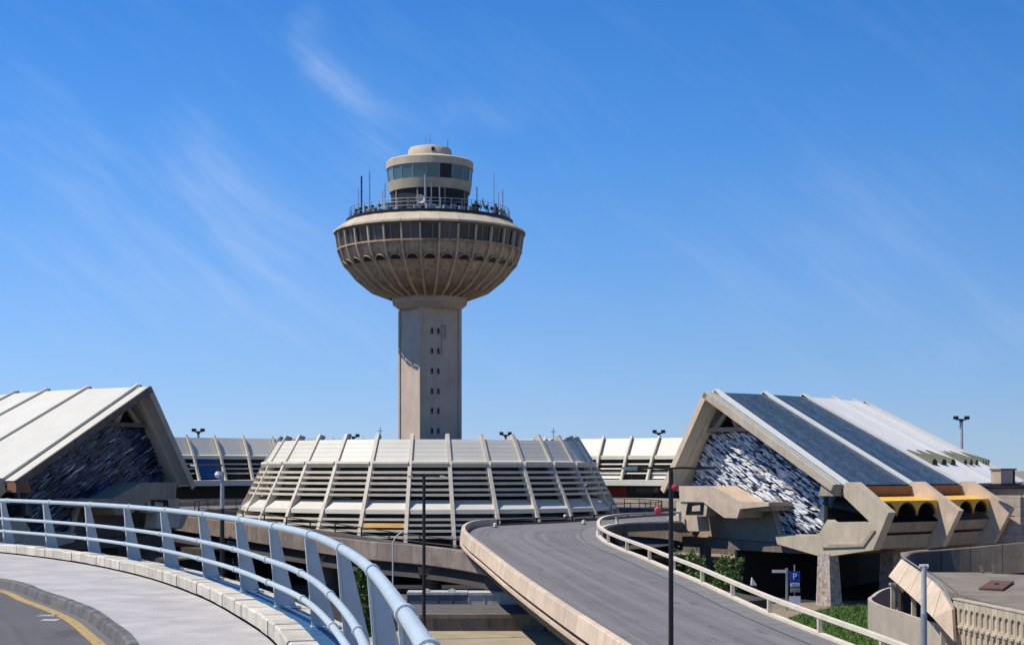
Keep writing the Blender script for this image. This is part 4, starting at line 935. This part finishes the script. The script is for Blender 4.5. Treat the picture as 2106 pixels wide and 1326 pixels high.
    mbk = MB(); mbk.box(0, 9, 0, .3, 0, 3.2, Matrix.Translation(PX(1846, 1300, 93.5).xy.to_3d()) @ Matrix.Rotation(radians(-70), 4, 'Z')); part(mbk, 'inner_wall', mat('dark_red_brown', (.05, .03, .025), .9, .3, 1, .1), t)
helix()

# ------------------------------------------------------------------ vegetation under the right hall
def shrub(name, label, p, h, w, n, seed, stems=6, tall=False, group='shrubs under the right hall'):
    rnd = random.Random(seed); t = thing(name, label, 'shrub', p, group); st = MB(); lf = MB(); lf2 = MB()
    for s_ in range(stems):
        a = rnd.uniform(0, 2*pi); x, y = cos(a)*w*.35*rnd.random(), sin(a)*w*.35*rnd.random(); hh = h*rnd.uniform(.6, 1)
        tip = Vector((x+cos(a)*w*.25, y+sin(a)*w*.25, hh)); st.tube([(x*.3, y*.3, 0), (x, y, hh*.5), tip], [.06, .04, .015], 5)
        for i in range(n//stems):
            z = rnd.uniform(.12, 1.02)*hh; f = z/hh; rad = w*.32*(1.1-f*.7)*rnd.random()**.5; b = rnd.uniform(0, 2*pi)
            c = Vector((x*min(1, f*2)+cos(a)*w*.25*f**2+cos(b)*rad, y*min(1, f*2)+sin(a)*w*.25*f**2+sin(b)*rad, z))
            l = rnd.uniform(.07, .19); u_ = Vector((rnd.gauss(0, 1), rnd.gauss(0, 1), rnd.gauss(.3, .8))).normalized(); v_ = u_.cross(Vector((rnd.gauss(0, 1), rnd.gauss(0, 1), rnd.gauss(0, 1)))).normalized()
            (lf if rnd.random() < .65 else lf2).add([c-u_*l, c+v_*l*.3, c+u_*l, c-v_*l*.3], [(0, 1, 2, 3)])
    M = Matrix.Translation(p); part(st, 'stems', BARK, t, M); o = part(lf, 'foliage', LEAF, t, M); part(lf2, 'foliage', LEAF2, t, M)
def gp(px, Y): return Vector(((px-1053)/F*Y, Y, 0))
shrub('shrub', 'tallest loose green shrub standing in the shade under the right hall', gp(1418, 97), 4.6, 2.2, 2000, 1, 7)
shrub('shrub', 'bright green broad shrub in the middle behind the ramp railing', gp(1462, 96), 4.2, 2.8, 3200, 2, 9)
shrub('shrub', 'upright leafy shrub at the right of the clump behind the ramp railing', gp(1500, 97), 3.9, 2.0, 2000, 3, 6)
shrub('shrub', 'small yellow green bush low against the ramp railing beside the black lamp post', gp(1398, 92), 2.9, 1.6, 1200, 4, 5)
def small_tree():
    p = gp(752, 80); t = thing('tree', 'slim dark green tree seen between the blue railing posts', 'tree', p, None); rnd = random.Random(8); cr = MB()
    part(MB().tube([(0, 0, 0), (.1, 0, 2), (.0, .1, 3.4)], [.14, .1, .05], 7), 'trunk', BARK, t, Matrix.Translation(p))
    for i in range(2600):
        a = rnd.uniform(0, 2*pi); z = rnd.uniform(.8, 4.2); rr = (1-abs(z-2.4)/2.6)*.95*rnd.random()**.5+.1; c = Vector((cos(a)*rr, sin(a)*rr, z)); l = rnd.uniform(.08, .16)
        u_ = Vector((rnd.gauss(0, 1), rnd.gauss(0, 1), rnd.gauss(0, .8))).normalized(); v_ = u_.cross(Vector((0, .3, 1))).normalized(); cr.add([c-u_*l, c+v_*l*.5, c+u_*l, c-v_*l*.5], [(0, 1, 2, 3)])
    part(cr, 'crown', LEAF, t, Matrix.Translation(p))
small_tree()

# ------------------------------------------------------------------ parking sign
def parking_sign():
    p = gp(1634, 103); t = thing('parking_sign', 'blue parking sign with small white plates below it on a thin post', 'sign', p); sc = 103/F
    def B(x0, x1, y0, y1, m, nm, dy=0): a = (x0-1634)*sc; b = (x1-1634)*sc; return part(MB().box(a, b, -.06-dy, -.02-dy, EYE-(y1-HZ)*sc, EYE-(y0-HZ)*sc), nm, m, t, Matrix.Translation(p))
    part(MB().tube([(0, 0, 0), (0, 0, 3.0)], .04, 8), 'post', GREYM, t, Matrix.Translation(p))
    b = B(1623, 1645, 1174, 1196, SBLUE, 'sign_board'); B(1625, 1644, 1197.5, 1206, SWHITE, 'plate'); B(1625, 1645, 1208, 1217, mat('sign_grey', (.30, .31, .32), .5, .2, 3, 0), 'plate'); B(1623, 1646, 1225, 1241, SWHITE, 'lower_board')
    me = text_mesh('P', .55, .01, mat('letter_white', (.75, .77, .8), .5, .05, 2, 0)); place(me, 'letter', b, Matrix.Translation(p+Vector((.01, -.075, EYE-(1185-HZ)*sc))) @ Matrix.Rotation(radians(90), 4, 'X'))
    for y in (1199.5, 1203.5, 1210, 1214): B(1628, 1641, y, y+1.2, GREYM, 'print_line', .02)
parking_sign()
# barrier bar and far things in the undercroft
t = thing('barrier', 'white barrier boom left of the parking sign in the dark undercroft', 'barrier', gp(1592, 104))
part(MB().box(gp(1588, 104).x, gp(1618, 104).x, 103.9, 104, 2.42, 2.6), 'boom', SWHITE, t); part(MB().box(gp(1616, 104).x, gp(1620, 104).x, 103.85, 104.1, 0, 2.7), 'boom_post', GREYM, t)
t = thing('kerb_block', 'white painted kerb block on the dark parking floor behind the shrubs', 'block', gp(1550, 104)); part(MB().prism([(gp(1545, 104).x, 104, 1.6), (gp(1557, 104).x, 104, 1.6), (gp(1547, 104).x, 104, 2.1)], [(gp(1545, 104).x, 104.4, 1.6), (gp(1557, 104).x, 104.4, 1.6), (gp(1547, 104).x, 104.4, 2.1)]), 'block', SWHITE, t); part(MB().box(gp(1545, 104).x, gp(1557, 104).x, 104, 104.4, 0, 1.6), 'plinth', BLACK, t)

# ------------------------------------------------------------------ lamp posts
def lamp(px, Y, topz, r, arms, m, label, split=None, base=0):
    x = (px-1053)/F*Y; p = Vector((x, Y, base)); t = thing('lamp_post', label, 'lamp post', p); M = Matrix.Translation((x, Y, 0))
    if split: part(MB().tube([(0, 0, base), (0, 0, split)], [r, r], 12), 'pole', BLACK, t, M); part(MB().tube([(0, 0, split), (0, 0, topz)], [r*1.05, r*.8], 12), 'upper_pole', GREYM, t, M)
    else: part(MB().tube([(0, 0, base), (0, 0, topz)], [r*1.12, r*.92], 12), 'pole', m, t, M)
    part(MB().tube([(0, 0, base), (0, 0, base+.35)], [r*2.2, r*2.1], 12), 'base_plate', m, t, M)
    for ax, az, hx, hm in arms:     # arm reach, height, head length, head material
        part(MB().tube([(0, 0, az), (ax*.5, 0, az+.02), (ax, 0, az)], r*.45, 8), 'arm', m, t, M)
        s_ = 1 if ax > 0 else -1
        h = part(MB().prism([(ax, -.1, az-.04), (ax+s_*hx, -.07, az-.02), (ax+s_*hx, .07, az-.02), (ax, .1, az-.04)], [(ax, -.08, az+.07), (ax+s_*hx*.9, -.05, az+.04), (ax+s_*hx*.9, .05, az+.04), (ax, .08, az+.07)]), 'lamp_head', hm, t, M)
        part(MB().box(min(ax, ax+s_*hx*.8)+.02, max(ax, ax+s_*hx*.8), -.06, .06, az-.06, az-.035), 'lens', LGREY, h, M)
    return t, M
GGREEN = mat('green_grey_head', (.10, .17, .14), .5, .2, 3, 0)
t, M = lamp(1380, 45, EYE+.02, .07, [(-.95, EYE+.03, .45, GGREEN), (.7, EYE+.03, .55, BLACK)], BLACK, 'tall black double armed lamp post in front of the ramp beside the right hall')
part(MB().tube([(0, 0, 7.97), (-.3, -.02, 7.95)], .035, 6), 'bracket', BLACK, t, M)
s_ = part(MB().lathe([(0, -.05), (.08, -.045), (.115, 0), (.08, .045), (0, .05)], 18, M=Matrix.Translation((-.36, -.02, 7.95)) @ Matrix.Rotation(radians(90), 4, 'X')), 'red_disc', REDS, t, M)
part(MB().tube([(0, 0, 8.62), (.06, -.05, 8.62)], .03, 6), 'bracket', BLACK, t, M); part(MB().lathe([(0, -.04), (.08, -.03), (.1, 0), (0, .04)], 14, M=Matrix.Translation((.1, -.08, 8.6)) @ Matrix.Rotation(radians(90), 4, 'X')), 'red_disc', REDS, t, M)
lamp(872, 86, EYE-.35, .09, [(-.6, EYE-.38, .3, GREYM), (.85, EYE-.38, .3, LGREY)], BLACK, 'thin black double armed lamp post standing on sandy ground before the round hall')
t, M = lamp(457, 80, EYE-.1, .11, [(-1.25, EYE+.2, .35, LGREY)], BLACK, 'black and grey lamp post behind the blue railing left of the round hall', split=EYE-1.95)
part(MB().lathe([(0, -.17), (.1, -.14), (.17, 0), (.1, .14), (0, .17)], 14, M=Matrix.Translation((-.22, 0, EYE-.26))), 'globe', SWHITE, t, M, smooth=True); part(MB().box(-.22, .0, -.03, .03, EYE-.5, EYE-.42), 'bracket', GREYM, t, M)
t, M = lamp(808, 95, EYE-4.3, .045, [], LGREY, 'thin pale bent pipe post between the railing and the round hall'); part(MB().tube([(0, 0, EYE-4.3), (.2, 0, EYE-3.95), (.65, 0, EYE-3.6)], .045, 6), 'bent_tip', LGREY, t, M)
x, Y = (1900-1053)/F*58, 58; p = Vector((x, Y, 0)); t = thing('post', 'pale grey steel post with a cable standing before the leaning peach parapet', 'post', p); M = Matrix.Translation(p)
part(MB().tube([(0, 0, 3.9), (0, 0, EYE-3.45)], [.11, .1], 12), 'upper_tube', LGREY, t, M); part(MB().tube([(0, 0, 0), (0, 0, 3.9)], .12, 12), 'lower_tube', GREYM, t, M); part(MB().tube([(-.16, 0, EYE-3.5), (.16, 0, EYE-3.5)], .08, 8), 'cap', LGREY, t, M)
part(MB().tube([(0, 0, EYE-3.6), (.9, 1.5, EYE-4.0), (2.2, 3.5, EYE-4.75)], .02, 5), 'cable', LGREY, t, M)
def mast_lamp(px, py, Y, label, pole=GREYM, r=.14, w=.55):
    x = (px-1053)/F*Y; top = EYE+(HZ-py)/F*Y; t = thing('floodlight_mast', label, 'light mast', (x, Y, 0), 'floodlight masts behind the terminal'); M = Matrix.Translation((x, Y, 0))
    part(MB().tube([(0, 0, 0), (0, 0, top)], [r*1.6, r], 8), 'mast', pole, t, M); part(MB().box(-w*.9, w*.9, -.1, .1, top-.1, top+.06), 'crossbar', BLACK, t, M)
    for s_ in (-1, 0, 1): part(MB().box(s_*w-.26, s_*w+.26, -.3, .2, top-.02, top+.38, Matrix.Translation((0, 0, 0)) @ Matrix.Rotation(.0, 4, 'X')) if s_ else MB().box(-.2, .2, -.2, .2, top-.3, top+.05), 'floodlight', BLACK, t, M)
mast_lamp(408, 887, 205, 'dark floodlight mast over the ring roof left of the round hall')
mast_lamp(727, 898, 215, 'floodlight mast peeping over the left half of the round hall')
mast_lamp(1040, 894, 210, 'floodlight mast peeping over the right half of the round hall')
mast_lamp(1355, 890, 205, 'floodlight mast over the ring roof beside the blue roofed hall')
mast_lamp(1977, 862, 190, 'tallest pale floodlight mast at the far right behind the white roof', LGREY, .2, .65)
for px, py, Y, lab in ((782, 878, 200, 'hair thin antenna over the round hall left of the tower'), (1138, 880, 200, 'hair thin antenna over the right side of the round hall')):
    x = (px-1053)/F*Y; solo(MB().tube([(x, Y, 9), (x, Y, EYE+(HZ-py)/F*Y)], .06, 5).box(x-.3, x+.3, Y-.05, Y+.05, EYE+(HZ-py)/F*Y-.5, EYE+(HZ-py)/F*Y-.42), 'antenna_mast', GREYM, lab, 'antenna')

# ------------------------------------------------------------------ foreground bridge: road, kerb, pavement, stones, railing
DP = 1.85; ZP = EYE-DP
edge = cat_rom([(-21, 43.5, ZP), (-16, 40.2, ZP), (-12.0, 36.3, ZP), (-8.95, 32.3, ZP), (-6.5, 27.9, ZP), (-4.62, 23.5, ZP), (-3.35, 19.8, ZP), (-2.42, 16.6, ZP), (-1.55, 12.2, ZP), (-.95, 8, ZP), (-.55, 4.5, ZP), (-.2, 0, ZP), (-.05, -3, ZP)], .4)
kin = cat_rom([(-19.5, 37.5, ZP), (-13.5, 32.6, ZP), (-8.72, 27.3, ZP), (-7.04, 24.3, ZP), (-5.72, 21.7, ZP), (-4.83, 19.5, ZP), (-3.98, 17.1, ZP), (-3.0, 13.2, ZP), (-2.3, 9.5, ZP), (-1.75, 5, ZP), (-1.4, 0, ZP), (-1.2, -3, ZP)], .4)
struct(ribbon(resample(kin, 120), resample(edge, 120), .3), 'pavement', PAVE)
KR = resample(kin, 120)
tk = thing('road_kerb', 'dark worn kerb between the curving pavement and the road at lower left', 'kerb', KR[0])
Lk = plen(kin); n = int(Lk/1.0)
for i in range(n):
    seg = sub(kin, i*Lk/n+.008, (i+1)*Lk/n-.008, 2); c = seg[0].copy(); part(MB().sweep([p-c for p in seg], [(.0, .008), (.09, .008), (.12, -.01), (.16, -.2), (0, -.2)]), 'kerb_block', KERB, tk, Matrix.Translation(c+Vector((0, 0, random.uniform(-.004, .004)))))
ro = off(KR, .1, -.13); road_mesh(off(KR, 9, -.13), ro, 0, lane_material('asphalt_lane_near', (.12, .113, .108)), 'road')
# the road wraps away from the kerb on its left side: pavement lies to its right
yl = off(KR, .33, -.126)
mb = MB(); a_, b_ = off(yl, -.07), off(yl, .07)
for i in range(len(yl)-1): mb.add([a_[i], a_[i+1], b_[i+1], b_[i]], [(0, 1, 2, 3)])
struct(mb, 'yellow_road_line', YPAINT)
for q0, q1 in (((84, 1263), (120, 1267)), ((92, 1272), (126, 1278))):
    Ya = 1.976*F/(q0[1]-HZ); Yb = 2.0*F/(q1[1]-HZ); struct(MB().add([((q0[0]-1053)/F*Ya, Ya, ZP-.126), ((q1[0]-1053)/F*Ya, Ya, ZP-.126), ((q1[0]-1053)/F*Ya, Ya-.25, ZP-.126), ((q0[0]-1053)/F*Ya, Ya-.25, ZP-.126)], [(0, 1, 2, 3)]), 'worn_white_marking', WPAINT)
# kerb stones with a dark slot underneath
ts = thing('edge_kerb', 'row of pale kerb stones along the pavement beneath the blue railing', 'kerb', edge[0]); Le = plen(edge); n = int(Le/.56); rnd = random.Random(6)
struct(MB().sweep(edge, [(-.03, -.3), (-.03, .0), (-.005, .035), (-.25, .035), (-.25, -.3)]), 'joint_strip', BLACK)
for i in range(n):
    seg = sub(edge, i*Le/n+.008, (i+1)*Le/n-.008, 2); c = seg[0].copy(); h = .20+rnd.uniform(-.008, .008); a = rnd.uniform(-.008, .008)
    part(MB().sweep([p-c for p in seg], [(a+.0, .03), (a-.0, h-.02), (a-.02, h), (a-.27, h), (a-.29, h-.02), (a-.29, .03)]), 'kerb_stone', STONE, ts, Matrix.Translation(c))
# ledge outside the stones, deck edge
struct(MB().sweep(edge, [(-.30, -.05), (-.30, .10), (-.90, .10), (-.98, .06), (-.98, -.5), (-.7, -.9), (-.3, -.9)]), 'bridge_ledge', STONE)
struct(MB().sweep(edge, [(-.25, -.31), (.9, -.31), (1.2, -1.4), (-.2, -1.4)]), 'bridge_beam', CONCD)
# railing
ra = off(edge, -.40); Lr = plen(ra)
tr = thing('bridge_railing', 'pale blue steel bridge railing with three round rails and tapered fin posts', 'railing', ra[0])
def rail_line(path, dz, r, name):
    n_ = int(plen(path)/5.0); l = plen(path)/n_
    for i in range(n_): part(MB().tube([p+Vector((0, 0, dz)) for p in sub(path, i*l, (i+1)*l, 14)], r, 14), name, RAILB, tr, smooth=True)
rail_line(ra, 1.15, .042, 'top_rail'); rail_line(off(ra, .10), .74, .033, 'middle_rail'); rail_line(off(ra, .08), .46, .033, 'lower_rail')
part(MB().sweep(edge, [(-.31, .104), (-.31, .125), (-.62, .125), (-.62, .104)]), 'shade_strip', mat('shade_blue', (.035, .11, .22), .5, .25, 3, .1), tr)  # dark blue strip colours in the shadow of the kerb stones on the ledge
fin = MB().prism([(-.0, -.02, 1.11), (-.09, -.02, 1.11), (-.33, -.02, .1), (-.09, -.02, .1)], [(-.0, .02, 1.11), (-.09, .02, 1.11), (-.33, .02, .1), (-.09, .02, .1)]).mesh('post', RAILB)
fl = MB().prism([(.02, -.03, 1.12), (.0, -.03, 1.12), (-.09, -.03, .1), (-.065, -.03, .1)], [(.02, .03, 1.12), (.0, .03, 1.12), (-.09, .03, .1), (-.065, .03, .1)]).mesh('flange', RAILB)
bp = MB().box(-.38, -.05, -.09, .09, .117, .135).mesh('base_plate', RAILB)
col = MB().lathe([(.034, -.05), (.043, -.05), (.043, .05), (.034, .05)], 14).mesh('collar', RAILB, True)
# arc lengths of the posts: even spacing far away, wider where the railing comes close
marks = []; rf = resample(ra, 3000)
for px in (-170, -84, 5, 92, 178, 258, 333, 412, 488, 557, 631, 697, 761, 826, 872, 905):
    best = None; a0 = 0
    for p, q in zip(rf, rf[1:]):
        l_ = (q-p).length
        if p.y > .8:
            x_ = 1053+F*p.x/p.y
            if best is None or abs(x_-px) < best[0]: best = (abs(x_-px), a0)
        a0 += l_
    marks.append(best[1])
for d_ in marks:
    a = sub(ra, d_-.05, d_+.05, 1); dd = (a[1]-a[0]).normalized(); nn = Vector((dd.y, -dd.x, 0)); p = a[0].copy(); p.z = ZP
    M = Matrix(((nn.x, dd.x, 0, p.x), (nn.y, dd.y, 0, p.y), (nn.z, dd.z, 1, p.z), (0, 0, 0, 1)))
    po = place(fin, 'post', tr, M); place(fl, 'flange', po, M); place(bp, 'base_plate', po, M)
    q = dd.to_track_quat('Z', 'Y').to_matrix().to_4x4(); c1 = a[0]+dd*.35
    for dz, ofs, sc in ((1.15, 0, 1.27), (.74, .10, 1.02), (.46, .08, 1.02)):
        place(col, 'collar', tr, Matrix.Translation(Vector((c1.x, c1.y, ZP+dz))+nn*ofs) @ q @ Matrix.Diagonal((sc, sc, 1, 1)))
